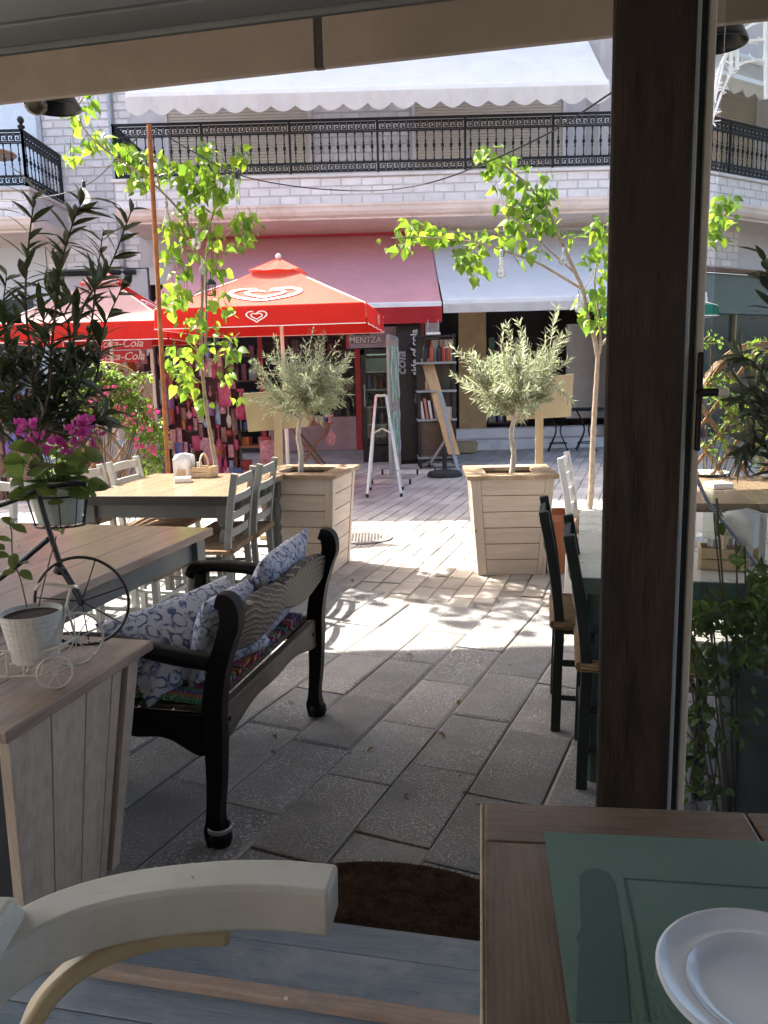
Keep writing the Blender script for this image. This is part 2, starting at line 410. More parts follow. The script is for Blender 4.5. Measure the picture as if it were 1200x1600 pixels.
def railing(par, M, L, npan, h=.77, posts=True, ball=False):
    w = L / npan
    for i in range(npan):
        b = MB(); a, c = i * w + .02, (i + 1) * w - .02
        meander(b, a, c, h - .16, .095); meander(b, a, c, .055, .095, flip=True)
        for z in (.035, .168, h - .185, h - .045): b.box(((a + c) / 2, 0, z), (c - a, .022, .02))
        o = b.build('meander_panel', M_blackiron, par, raw=True); o.matrix_local = M
        nb = 10
        for k in range(nb):
            o = put('baluster', bal_me, None, par); o.matrix_local = M @ Matrix.Translation((a + (k + .5) * (c - a) / nb, 0, .172)) @ Matrix.Diagonal((1.35, 1.35, (h - .36) / .42, 1))
    for i in range(npan + 1):
        o = MB().box((0, 0, (h - .06) / 2), (.035, .035, h + .05)).build('post', M_blackiron, par); o.matrix_local = M @ Matrix.Translation((i * w, 0, 0))
    o = MB().box((L / 2, 0, h), (L + .05, .05, .035)).build('handrail', M_blackiron, par, bevel=.006); o.matrix_local = M
def slab_face(par, M, L, depth, end=False):
    """balcony slab: M origin at the near top corner of the front face, x along, +y into the building"""
    MB().box((L / 2, depth / 2 - .02, -.015), (L + .08, depth + .08, .05)).build('coping', M_wallw, par, bevel=.01).matrix_local = M
    MB().box((L / 2, depth / 2, -.235), (L, depth, .388)).build('slab', M_wmort, par).matrix_local = M
    prof = [(0, -.43), (-.035, -.43), (-.04, -.47), (-.02, -.50), (-.01, -.55), (.03, -.60), (.10, -.63), (.10, -.655), (depth, -.655), (depth, -.43)]
    vs = [(x, y, z) for x in (-.02, L + .02) for y, z in prof]; n = len(prof)
    MB().add(vs, [tuple(range(n)), tuple(range(2 * n - 1, n - 1, -1))] + [(i, (i + 1) % n, n + (i + 1) % n, n + i) for i in range(n)]).build('cornice', M_cornice, par).matrix_local = M
    brickwall(par, M, .02, L - .02, -.425, -.04, .30, .105, .026)
def shutter(par, M, x0, x1, z0, z1):
    b = MB(); z = z0
    while z < z1:
        b.hexa([(x0, -.05, z), (x1, -.05, z), (x1, 0, z), (x0, 0, z)], [(x0, -.035, z + .048), (x1, -.035, z + .048), (x1, 0, z + .048), (x0, 0, z + .048)]); z += .05
    b.build('roller_shutter', M_shutter, par, raw=True).matrix_local = M
    for x in (x0 - .03, x1 + .03): MB().box((x, -.04, (z0 + z1) / 2), (.06, .08, z1 - z0)).build('shutter_guide', M_wallw, par).matrix_local = M

# ---- main building across the street
FY = 15.0; BY = 13.4
B = thing('apartment_building', 'white block fronted building with a long black railed balcony above the shops', 'building', (0, FY, 0))
I4 = Matrix.Identity(4)
Mw = lambda x, y, z: Matrix.Translation((x, y, z))
zs = 4.53                                             # balcony floor
MB().box((-.2, .2, 8.3), (11.5, .4, 9.8)).build('wall', M_wmort, B)
MB().box((-5.06, .2, 1.69), (1.78, .4, 3.38)).build('wall_pier', M_wmort, B)
MB().box((4.0, .2, 3.25), (3.1, .38, .3)).build('lintel', M_wallw, B)
MB().box((-.83, .2, 3.25), (6.6, .38, .3)).build('lintel', M_wallw, B)
for x in (.97, 5.3): MB().box((x, .2, 1.55), (.26, .36, 3.1)).build('pier', M_wallw, B)
brickwall(B, Mw(0, -.002, 0), -5.92, -4.25, 3.4, 6.65, .30, .105, .028)
brickwall(B, Mw(0, -.002, 0), -1.05, .62, 4.6, 6.35, .30, .105, .028)
for a, c in ((-3.6, -1.15), (.72, 3.3)): shutter(B, Mw(0, 0, 0), a, c, 4.56, 7.0)
xl = A(172, 205, BY).x; LB = 8.75
slab_face(B, Mw(xl, BY - FY, zs), LB, FY - BY)
railing(B, Mw(xl + .03, BY - FY + .06, zs + .03), 1.385 * 6, 6, .8)
railing(B, Mw(xl + .03, BY - FY + .06, zs + .03) @ Matrix.Rotation(PI / 2, 4, 'Z'), FY - BY - .1, 1, .8)
# wall pipes
M_pipe = mat('grey_pipe', (.36, .38, .41), .45, .2, 8, metal=.3)
MB().tube([(A(172, 150, FY).x, -.06, z) for z in (3.2, 5, 8)], .05, 10).build('drain_pipe', M_pipe, B, True)
MB().tube([(-5.9, -.07, 3.32), (-4.35, -.07, 3.32)], .045, 8).build('dark_pipe', M_blackiron, B, True)
# shop fronts under the balcony
M_redframe = mat('red_frame', (.42, .035, .03), .5, .25, 6)
M_shopin = mat('shop_interior', (.11, .095, .09), .85, .35, 2)
for a, c in ((-4.15, .84), (1.1, 5.17)):
    b = MB(); d = 2.6
    b.add([(a, .1, .02), (c, .1, .02), (c, d, .02), (a, d, .02), (a, .1, 3.1), (c, .1, 3.1), (c, d, 3.1), (a, d, 3.1)], [(0, 1, 2, 3), (4, 7, 6, 5), (3, 2, 6, 7), (0, 3, 7, 4), (1, 5, 6, 2)])
    b.build('shop_interior', M_shopin, B, raw=True)
for x, wd in ((-.42, .1), (.78, .08), (-2.2, .08), (-3.6, .08)):
    MB().box((x, .06, 1.5), (wd, .1, 3.0)).build('door_frame', M_redframe, B, bevel=.006)
MB().box((-1.3, .06, 2.2), (1.62, .09, .16)).build('transom', M_redframe, B)
MB().box((-1.3, .08, .32), (1.64, .14, .62)).build('shop_sill', mat('sill_pink', (.42, .28, .26), .7, .2, 4), B)
M_win = glassmat('shop_glass', (.8, .85, .85), .9)
MB().box((-1.31, .1, 1.38), (1.6, .012, 1.48)).build('shop_window', M_win, B)
M_step = mat('marble_step', (.66, .66, .67), .55, .1, 3, dirt=(.45, .45, .44))
MB().box((3.1, -.28, .09), (3.9, .7, .18)).build('step', M_step, B, bevel=.01)
MB().box((3.1, -.08, .27), (3.9, .36, .175)).build('step', M_step, B, bevel=.01)
MB().box((1.7, .0, 1.6), (.5, .06, 2.5)).build('display_panel', mat('tan_panel', (.40, .27, .12), .6, .2, 4), B)
MB().box((4.05, .3, 1.35), (1.1, .08, 1.75)).build('display_panel', mat('pale_panel', (.52, .48, .44), .6, .15, 3), B)

# ---- awnings
def awning(name, label, x0, x1, Yb, zb, Yf, zf, fab, val, valh, bar, scallop=0, rz=0, org=(0, 0, 0), sag=.05, roll=None):
    t = thing(name, label, 'awning', org, rz)
    def fn(u, v):
        s = math.sin(PI * v) * sag
        return (lerp(x0, x1, u), lerp(Yb, Yf, v), lerp(zb, zf, v) - s + .006 * math.sin(u * 40) * math.sin(PI * v))
    MB().sheet(fn, 40, 10).build('fabric', fab, t, True, raw=True)
    MB().box(((x0 + x1) / 2, Yf, zf), (x1 - x0, .05, .09)).build('front_bar', bar, t, bevel=.015)
    b = MB(); n = max(2, round((x1 - x0) / .35)) * 8
    for i in range(n + 1):
        x = lerp(x0, x1, i / n); q = (i % 8) / 8
        dz = scallop * (abs(math.sin(PI * (i / 8))) if scallop else 0)
        yy = Yf - .03 + .015 * math.sin(i * .7)
        b.v += [(x, Yf - .035, zf - .03), (x, yy, zf - valh - dz)]
        if i: b.f.append((2 * i - 2, 2 * i, 2 * i + 1, 2 * i - 1))
    b.build('valance', val, t, True, raw=True)
    MB().tube([(x0, Yb, zb + .06), (x1, Yb, zb + .06)], .07, 12).build('roller', roll or bar, t, True)
    for x in (x0 + .3, x1 - .3):
        m = ((x), (Yb + Yf) / 2, (zb + zf) / 2 - .22)
        b = MB(); b.bar((x, Yb, zb - .15), m, .04, .05); b.bar(m, (x, Yf + .03, zf - .01), .04, .05); b.build('arm', M_white, t)
    return t
M_white = mat('white_metal', (.72, .72, .72), .4, .08, 4)
M_cw = clothmat('awning_white', (.78, .79, .80), .25, .08, dirt=(.66, .66, .65))
M_cwv = clothmat('valance_white', (.82, .79, .76), .4, .1, dirt=(.6, .55, .5))
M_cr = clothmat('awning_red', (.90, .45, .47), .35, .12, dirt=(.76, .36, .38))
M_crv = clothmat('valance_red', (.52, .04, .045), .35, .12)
M_rollr = clothmat('roller_red', (.55, .09, .12), .1, .1)
M_beige = clothmat('awning_beige', (.62, .55, .44), .3, .1)
p0, p1 = A(196, 152, 12.7), A(952, 127, 12.7)
awning('balcony_awning', 'pale grey awning with scalloped white valance above the long balcony', p0.x, p1.x, 14.95, 7.45, 12.7, (p0.z + p1.z) / 2, M_cw, M_cwv, .2, M_white, .09)
p0, p1 = A(232, 478, 12.3), A(690, 473, 12.3)
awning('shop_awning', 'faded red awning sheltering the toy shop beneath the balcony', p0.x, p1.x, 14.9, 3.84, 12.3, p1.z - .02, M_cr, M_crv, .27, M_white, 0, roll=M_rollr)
p0 = A(691, 470, 12.3)
awning('shop_awning', 'light grey awning over the dark fronted shop beside the red one', p0.x + .012, 4.9, 14.9, 3.84, 12.3, p0.z - .02, M_cw, M_cwv, .16, M_white, 0)

# ---- building at the far left, its balcony comes forward
LBd = thing('neighbour_building', 'pale building whose railed balcony corner shows behind the dark shrub', 'building', (-5.97, FY, 0))
M_pblue = mat('pale_blue_render', (.60, .64, .69), .85, .08, 2)
MB().box((-3.5, .2, 6.5), (7, .4, 13)).build('wall', M_pblue, LBd)
MB().box((-3.5, -.02, 1.5), (6.4, .06, 2.8)).build('shop_front', M_darkglass, LBd)
c = A(35, 193, BY); lx = c.x + 5.97
Mb = Mw(lx - 5, BY - FY, A(60, 293, BY).z)
slab_face(LBd, Mb, 5, FY - BY)
railing(LBd, Mb @ Mw(.1, .06, .03), 4.85, 4, .84)
railing(LBd, Mb @ Mw(4.95, .06, .03) @ Matrix.Rotation(PI / 2, 4, 'Z'), FY - BY - .1, 1, .84)
MB().lathe([(.05, 0), (.06, .03), (.02, .06), (.05, .1), (.055, .13), (.03, .17), (.005, .18)], 10).build('finial', M_blackiron, LBd, True).matrix_local = Mb @ Mw(4.95, .06, .9)
MB().box((lx - .35, -.03, 5.9), (.08, .1, 3)).build('window_frame', M_pipe, LBd)
MB().box((lx - 1.6, -.02, 5.9), (2.4, .06, 2.6)).build('window', mat('pale_blind', (.62, .70, .76), .3, .06, 2), LBd)
tt = thing('balcony_table', 'small round tan table standing on the far balcony', 'table', (-5.97 + lx - .75, BY + .5, Mb.translation.z + .02))
MB().lathe([(.001, .60), (.36, .60), (.38, .62), (.36, .64), (.001, .64)], 20, cap=False).build('top', wood('tan_top', (.35, .2, .1), (.5, .32, .18)), tt)
MB().lathe([(.2, 0), (.2, .02), (.03, .05), (.03, .6)], 12).build('pedestal', M_blackiron, tt)

# ---- wing of the building turning away at the right
WR = math.atan2(.64, 1); wo = V((4.75, BY, 0))
RB = thing('corner_building', 'white block fronted corner building with railed balcony seen through the glass', 'building', wo, WR)
MB().box((5, 1.8, 8.5), (10, .4, 9.2)).build('wall', M_wmort, RB)
MB().box((5, 1.2, 3.6), (10, .4, .75)).build('fascia', M_wmort, RB)
brickwall(RB, Mw(0, .998, 0), .1, 3.2, 3.25, 3.9)
MB().box((5, .98, 3.16), (10, .1, .07)).build('brown_band', mat('brown_band', (.16, .08, .05), .6, .2, 4), RB)
MB().box((5, 1.1, 2.75), (10, .12, .74)).build('sign_board', mat('green_board', (.11, .14, .12), .5, .15, 3), RB)
MB().box((5, 1.2, 1.2), (10, .1, 2.4)).build('shop_window', mat('green_glass', (.03, .045, .042), .12, .2, 2, spec=.6), RB)
for x in (.9, 2.1, 3.4): MB().box((x, 1.12, 1.2), (.05, .08, 2.4)).build('window_frame', mat('brass_bar', (.30, .21, .11), .5, .2, 5), RB)
slab_face(RB, Mw(.02, 0, zs), 7, 1.6)
railing(RB, Mw(.1, .06, zs + .03), 6.9, 5, .84)
shutter(RB, Mw(0, 1.6, 0), .9, 1.5, 4.6, 6.6); shutter(RB, Mw(0, 1.6, 0), 2.6, 4.4, 4.6, 6.6)
MB().box((2.0, 1.55, 5.6), (.7, .1, 2.0)).build('window', M_darkglass, RB)
awning('corner_awning', 'beige scalloped awning above the corner balcony behind the glass', .3, 6.5, 1.55, 7.2, -.4, 5.85, M_beige, M_beige, .17, M_white, .08, WR, wo)
# white festive light arch over the lane
M_wire = mat('white_wire', (.78, .77, .74), .5, .08, 8)
arch = thing('light_arch', 'white wire festive light arch hanging above the corner balcony', 'light decoration', A(1112, 190, 11.6))
a0 = A(1112, 190, 11.6)
def arc(pts, r, nm, Y=11.6):
    q = [A(x, y, Y) - a0 for x, y in pts]; MB().tube(smooth_path(q, 6), r, 6).build(nm, M_wire, arch, True); return smooth_path(q, 10)
for pts in ([(1112, 190), (1120, 120), (1140, 75), (1165, 45), (1200, 30), (1240, 20)], [(1112, 190), (1130, 140), (1150, 105), (1180, 95), (1230, 95)], [(1115, 165), (1132, 95), (1155, 68), (1200, 62), (1230, 62)]):
    sp = arc(pts, .018, 'arch_tube'); b = MB()
    for q in sp[::2]:
        d = rsphere() * .14; b.tube([q, q + d], .008, 4)
    b.build('light_twigs', M_wire, arch)
for pts in ([(1142, 118), (1143, 45), (1146, 10)], [(1197, 155), (1196, 60), (1196, -10)], [(1152, 110), (1151, 50), (1152, 5)]): arc(pts, .03, 'upright')
# ================================================================ CAFE TERRACE (where the camera stands)
TA = math.atan(.225); tu = V((math.cos(TA), -math.sin(TA), 0)); tv = V((math.sin(TA), math.cos(TA), 0))
DZ = .08
d0 = G(540, 1440, DZ)                                   # a point on the front edge of the deck
M_deck = wood('blue_deck', (.125, .165, .205), (.215, .265, .31), 'x', .55, 7, .2, wear=(.28, .31, .33), bump=.35)
deck = thing('terrace_deck', 'blue painted board deck of the cafe terrace', 'deck'); deck['kind'] = 'structure'
deck.location = d0; deck.location.z = 0; deck.rotation_euler = (0, 0, -TA)
yy = 0
for k in range(16):
    wd = .142 if k else .105
    MB().box((0, yy - wd / 2, DZ - .015 - (.0 if k else .004)), (5.5, wd - .004, .03)).build('board', M_deck, deck, bevel=.003)
    yy -= wd
MB().box((0, -.03, .02), (5.5, .03, .05)).build('riser', mat('deck_riser', (.12, .15, .18), .7, .3, 6), deck)
bt = G(420, 1549, DZ + .02)
MB().box((0, 0, 0), (3.2, .036, .026)).build('batten', wood('batten', (.28, .2, .15), (.42, .32, .26), 'x', .7, 8, .1, wear=(.22, .2, .18)), deck, bevel=.005).matrix_local = Matrix.Rotation(0, 4, 'Z') @ Matrix.Translation(Matrix.Rotation(TA, 3, 'Z') @ V((bt.x - deck.location.x, bt.y - deck.location.y, DZ + .011)))
for q in ((447, 1560), (120, 1512)):
    g = G(q[0], q[1], DZ + .025); l = Matrix.Rotation(TA, 3, 'Z') @ V((g.x - deck.location.x, g.y - deck.location.y, DZ + .0245))
    MB().lathe([(.0045, 0), (.0045, .0015), (.002, .0018), (.002, .0006), (.0001, .0006)], 10, cap=False).build('screw', M_white, deck).location = l
# half round doormat on the paving against the deck
dm = thing('doormat', 'dark brown half round coir doormat against the blue deck', 'doormat', d0 + tu * .09 + tv * .015, -TA)
dm.location.z = .003
M_coir = NT('coir'); v_ = M_coir.coord(); nn = M_coir.noise(v_, 120, 4, .8)
M_coir.l(M_coir.ramp(M_coir.noise(v_, 26, 5, .8), [(.3, (.022, .014, .009)), (.7, (.12, .075, .045))]), M_coir.b.inputs['Base Color'])
M_coir.b.inputs['Roughness'].default_value = .95; M_coir.b.inputs['Specular IOR Level'].default_value = .1; M_coir.bump(nn, 1.0, .02); M_coir = M_coir.m
poly = [(-.46, 0)] + [(.46, 0)] + [(.46 * math.cos(a), .34 * math.sin(a)) for a in [PI * i / 28 for i in range(1, 28)]]
MB().prism(poly, 0, .02).build('pile', M_coir, dm, bevel=.006)
b = MB()
for i in range(5200):
    a = rnd(0, PI); r = math.sqrt(rnd(0, 1)); p = V((.455 * r * math.cos(a), .335 * r * math.sin(a) + .004, .019)); q = p + V((rnd(-.008, .008), rnd(-.008, .008), rnd(.004, .011)))
    s_ = V((rnd(-1, 1), rnd(-1, 1), 0)).normalized() * .0012; b.add([p - s_, p + s_, q], [(0, 1, 2)])
b.build('fibres', M_coir, dm, raw=True)['kind'] = 'stuff'

# ---- dark timber post
pl, pr = A(943, 700, 1.66), A(1057, 700, 1.66)
M_post = wood('dark_post', (.007, .005, .004), (.042, .028, .021), 'z', .55, 11, .1, wear=(.024, .018, .015), bump=.5, spec=.25)
PW = (pr - pl).length
post = thing('timber_post', 'thick dark brown timber post holding up the terrace roof', 'post', (pl.x, pl.y, DZ), -TA * 1.3)
MB().box((PW / 2, PW / 2, 1.3), (PW, PW, 2.6)).build('shaft', M_post, post, bevel=.006)
MB().box((PW / 2, PW / 2, .02), (PW + .03, PW + .03, .04)).build('foot_plate', M_blackiron, post)
# ---- glass door beside the post
M_alu = mat('grey_aluminium', (.55, .59, .60), .4, .1, 4, metal=.2); M_alud = mat('gasket', (.03, .035, .04), .5, .2, 8)
M_alub = mat('cream_frame', (.66, .61, .52), .5, .08, 4)
ga = V((pr.x + .004, pr.y - .0, DZ))
door = thing('glass_door', 'framed glass door panel with black handle beside the dark post', 'glass door', ga, -TA * 1.0)
MB().box((.007, .03, 1.3), (.014, .05, 2.6)).build('frame_stile', M_alu, door, bevel=.003)
MB().box((.020, .036, 1.3), (.012, .03, 2.6)).build('gasket', M_alud, door)
MB().box((.034, .03, 1.3), (.015, .05, 2.6)).build('frame_stile', M_alub, door, bevel=.003)
MB().box((.6, .03, .03), (1.08, .05, .06)).build('bottom_rail', M_alub, door)
MB().box((.62, .03, 1.3), (1.12, .008, 2.5)).build('pane', glassmat('door_glass', (.86, .88, .86), .55), door)
hz = A(1098, 612, ga.y)
h = MB().box((.036, -.006, hz.z - DZ - .02), (.010, .018, .2)).build('handle_plate', M_blackiron, door, bevel=.003)
MB().tube([(.036, -.01, hz.z - DZ), (.036, -.035, hz.z - DZ), (.066, -.038, hz.z - DZ)], .008, 8).build('lever', M_blackiron, h, True)
MB().box((.075, -.037, hz.z - DZ), (.02, .016, .016)).build('lever_tip', mat('clear_plastic', (.5, .48, .42), .2, .1, 5), h, bevel=.004)

# ---- roof edge: plywood beam, boards above
roof = thing('terrace_roof', 'terrace roof of grey boards edged by a brown plywood beam', 'roof', (0, 2.35, 0), -math.atan(.22))
ru = V((math.cos(math.atan(.22)), -math.sin(math.atan(.22)), 0))
def at_roof(px, py, off=0):                              # pixel on the vertical plane of the beam
    d = ray(px, py); n = V((.22, 1, 0)); t = (2.35 + off) / (n.dot(d)); return EYE + d * t
zb = (at_roof(0, 162).z + at_roof(500, 100).z + at_roof(957, 58).z) / 3; zt = at_roof(0, 88).z
M_ply = mat('plywood', (.38, .31, .245), .7, .18, 2.5, bump=.2, dirt=(.29, .235, .185))
xj = (at_roof(497, 60) - V((0, 2.35, 0))).dot(ru)
for a, c in ((-3.2, xj - .012), (xj + .012, 3.2)): MB().box(((a + c) / 2, .012, (zb + zt) / 2), (c - a, .024, zt - zb)).build('beam_board', M_ply, roof, bevel=.003)
MB().box((xj, .014, (zb + zt) / 2), (.024, .02, zt - zb)).build('joint_strip', mat('strip_dark', (.06, .055, .05), .6, .2, 5), roof)
M_ceil = mat('ceiling_board', (.20, .215, .215), .65, .15, 3); M_ceilg = mat('ceiling_gap', (.03, .03, .03), .8, .2, 3)
y = 0.0
for k in range(34):
    wd = .135
    MB().box((0, y - wd / 2, zt + .035 + k * .004), (6.6, wd - .012, .03)).build('roof_board', M_ceil, roof, bevel=.004); y -= wd
MB().box((0, -2.2, zt + .20), (6.6, 4.6, .02)).build('roof_deck', M_ceilg, roof)
MB().box((0, .016, zt + .07), (6.6, .03, .13)).build('gutter', M_ceil, roof)
# back wall of the cafe behind the camera
cw = thing('cafe_building', 'plastered cafe wall behind the terrace', 'building', (0, -2.6, 0))
MB().box((0, -.15, 3), (14, .3, 6)).build('wall', mat('cafe_plaster', (.70, .63, .54), .85, .15, 2), cw)
# unseen awning added above the roof to shade the tables and near paving
M_canvas = clothmat('shade_canvas', (.60, .59, .57), .05, .1)
awning('shade_awning', 'unseen wide beige awning added to shade the tables and terrace roof', -6.5, 5, -2.4, 5.4, 5.92, 4.02, M_canvas, M_canvas, .1, M_white, 0)
# ---- pendant lamps under the beam
M_lampb = mat('lamp_black', (.012, .012, .013), .4, .2, 8)
def pendant(px, py, off, label, w=.11):
    p = at_roof(px, py, off); t = thing('pendant_lamp', label, 'lamp', p)
    MB().lathe([(w, 0), (w * .98, .008), (w * .75, .045), (w * .3, .085), (.03, .11), (.0, .11)], 24, cap=False).build('lamp_shade', M_lampb, t, True, thick=.003)
    MB().tube([(0, 0, .1), (0, 0, zt - p.z + .1)], .004, 6).build('cord', M_lampb, t)
    return t
lampL = pendant(84, 170, .35, 'black pendant lamp with a clear bulb hanging under the beam end', .09)
M_bulb = glassmat('bulb_glass', (.93, .88, .74), 1.6, .03)
bl = A(55, 160, lampL.location.y - .1) - lampL.location
MB().ball((bl.x, bl.y, bl.z), .04, 16, (1, 1, 1)).build('bulb', M_bulb, lampL, True)
MB().tube([bl + V((0, 0, .02)), bl + V((.0, 0, .05))], .012, 8).build('bulb_cap', mat('brass', (.5, .35, .15), .35, .2, 8, metal=.8), lampL)
pendant(1122, 70, .35, 'black pendant lamp hanging right of the dark post', .08)

# ================================================================ FOREGROUND TABLE
TZ = .83
FA = math.radians(-7); fc = G(755, 1252, TZ)
M_tw = wood('table_brown', (.065, .038, .022), (.165, .105, .066), 'y', .38, 8, .12, wear=(.15, .115, .088), bump=.2, spec=.5)
M_twx = wood('table_brown_cross', (.075, .044, .026), (.175, .112, .072), 'x', .38, 8, .12, wear=(.20, .155, .125), bump=.2, spec=.5)
M_rim = mat('worn_rim', (.42, .34, .24), .6, .3, 20)
ft = thing('cafe_table', 'brown wooden cafe table with green placemat in front of the post', 'table', (fc.x, fc.y, 0), FA)
wj = (G(1165, 1268, TZ) - fc).dot(V((math.cos(FA), math.sin(FA), 0)))
MB().box((wj / 2, -.05, TZ - .016), (wj - .003, .1 - .001, .032)).build('end_board', M_twx, ft, bevel=.004)
MB().box((wj + .3, -.05, TZ - .016), (.597, .1 - .001, .032)).build('end_board', M_twx, ft, bevel=.004)
for k in range(5): MB().box((.1 + k * .2, -.55, TZ - .0162), (.199, .899, .032)).build('plank', M_tw, ft, bevel=.0015)
MB().box((-.002, -.5, TZ - .016), (.005, .998, .026)).build('worn_edge', M_rim, ft, bevel=.002)
MB().box((.5, -.5, TZ - .07), (.9, .9, .07)).build('apron', M_tw, ft)
for x in (.07, .93):
    for y in (-.07, -.93): MB().box((x, y, (TZ - .05 + DZ) / 2), (.06, .06, TZ - .05 - DZ)).build('leg', M_tw, ft)
M_paper = mat('green_paper', (.115, .19, .155), .75, .12, 5, bump=.5, bscale=260); M_print = mat('green_print', (.062, .11, .105), .75, .06, 3)
Tl = lambda px, py, z: Matrix.Rotation(-FA, 3, 'Z') @ (G(px, py, z) - V((fc.x, fc.y, 0)))
pm = thing('placemat', 'green paper placemat with printed cutlery on the brown table', 'placemat', (fc.x, fc.y, TZ + .001), FA)
q = Tl(850, 1302, TZ)
MB().box((q.x + .26, q.y - .21, .0006), (.52, .42, .0012)).build('sheet', M_paper, pm)
def flat(pts, nm, m, z):
    q = [Tl(x, y, TZ) for x, y in pts]; MB().prism([(p.x, p.y) for p in q][::-1], z, z + .0004).build(nm, m, pm)
flat([(905, 1372), (915, 1362), (935, 1360), (950, 1366), (960, 1385), (975, 1480), (985, 1600), (900, 1600), (905, 1480), (900, 1470), (908, 1450), (906, 1400)], 'printed_knife', M_print, .0014)
b = MB(); pts = [Tl(x, y, TZ) for x, y in ((1200, 1390), (975, 1375), (990, 1450), (1012, 1600))]
for p, r in zip(pts, pts[1:]): b.bar((p.x, p.y, .0016), (r.x, r.y, .0016), .0022, .0004)
b.build('printed_line', M_print, pm)
pc = G(1203, 1548, TZ + .012)
plate = thing('dinner_plate', 'white porcelain plate lying on the green placemat', 'plate', (pc.x, pc.y, TZ + .0025))
M_porc = mat('porcelain', (.70, .74, .80), .10, .03, 3, spec=.7, coat=.6)
MB().lathe([(.001, .006), (.060, .006), (.068, .008), (.075, .013), (.077, .0145), (.079, .014), (.100, .0195), (.104, .0225), (.107, .0215), (.1065, .0195), (.098, .016), (.07, .008), (.06, 0), (.001, 0)], 64, cap=False).build('dish', M_porc, plate, True)

# ================================================================ FOREGROUND ARMCHAIR
M_cream = mat('chair_cream', (.56, .555, .49), .42, .10, 9, bump=.15, bscale=90, dirt=(.44, .42, .36)); M_cream2 = mat('chair_cream_old', (.46, .38, .24), .45, .15, 6)
ac = thing('armchair', 'cream painted wooden armchair with curved bentwood arm at the table', 'armchair', (-.33, .72, DZ), 0)
az = .76
def chipped():
    t = NT('chair_cream_chipped'); v = t.coord(); c = t.ramp(t.noise(v, 9, 5), [(.3, (.50, .49, .43)), (.7, (.62, .615, .55))])
    c = t.mix(t.ramp(t.noise(v, 17, 6, .75), [(.665, (0, 0, 0)), (.685, (1, 1, 1))]), c, (.26, .14, .09))
    c = t.mix(t.ramp(t.noise(t.coord((1, 14, 14)), 6, 4), [(.55, (0, 0, 0)), (.75, (.35,) * 3)]), c, (.42, .39, .32))
    t.l(c, t.b.inputs['Base Color']); t.b.inputs['Roughness'].default_value = .42; t.bump(t.noise(t.coord((1, 10, 10)), 14, 5), .25, .003); return t.m
M_cream = chipped()
def rect_sweep(pts, w, h, nm, m, bev=.008):
    b = MB(); P = smooth_path(pts, 8); N = len(P)
    for i, p in enumerate(P):
        t = (P[min(i + 1, N - 1)] - P[max(i - 1, 0)]).normalized(); s = t.cross(V((0, 0, 1))).normalized() * (w / 2); u = s.cross(t).normalized() * (h / 2)
        b.v += [tuple(p + s + u), tuple(p - s + u), tuple(p - s - u), tuple(p + s - u)]
        if i:
            o = 4 * i
            b.f += [(o - 4 + k, o - 4 + (k + 1) % 4, o + (k + 1) % 4, o + k) for k in range(4)]
    b.f += [(0, 1, 2, 3), (4 * N - 4, 4 * N - 1, 4 * N - 2, 4 * N - 3)]
    return b.build(nm, m, ac, True, bevel=bev)
L0 = ac.location
def AL(px, py, z): return G(px, py, z) - L0
arm = [AL(-60, 1556, az - .035), AL(0, 1502, az - .03), AL(90, 1449, az - .02), AL(200, 1416, az - .01), AL(330, 1400, az), AL(430, 1398, az), AL(522, 1406, az - .002)]
rect_sweep(arm, .064, .066, 'armrest', M_cream, .011)
arm2 = [p + V((0, -.52, 0)) for p in arm]; rect_sweep(arm2, .064, .066, 'armrest', M_cream, .009)
e = arm[-3]
sup = [AL(360, 1455, az - .05), AL(250, 1462, az - .05), AL(150, 1495, az - .07), AL(80, 1550, az - .11), AL(40, 1620, az - .17), AL(20, 1700, az - .30)]
rect_sweep(sup, .032, .026, 'bentwood_support', M_cream2, .006); rect_sweep([p + V((0, -.52, 0)) for p in sup], .032, .026, 'bentwood_support', M_cream2, .006)
bp = AL(20, 1410, az + .02)
MB().hexa([bp + V(q) for q in ((-.3, -.56, -.02), (.02, -.56, -.02), (.022, .0, -.02), (-.3, .0, -.02))], [bp + V(q) for q in ((-.3, -.56, .02), (.012, -.56, .018), (.012, -.01, .018), (-.3, -.01, .03))]).build('back_rail', M_cream, ac, bevel=.008)
MB().box((.05, -.2, .42), (.5, .5, .04)).build('seat', M_cream, ac, bevel=.01)
for x in (-.2, .27):
    for y in (-.42, .02): MB().box((x, y, .2), (.045, .045, .4)).build('leg', M_cream, ac, bevel=.006)
MB().box((-.23, -.2, .62), (.03, .5, .3)).build('backrest', M_cream, ac, bevel=.01)
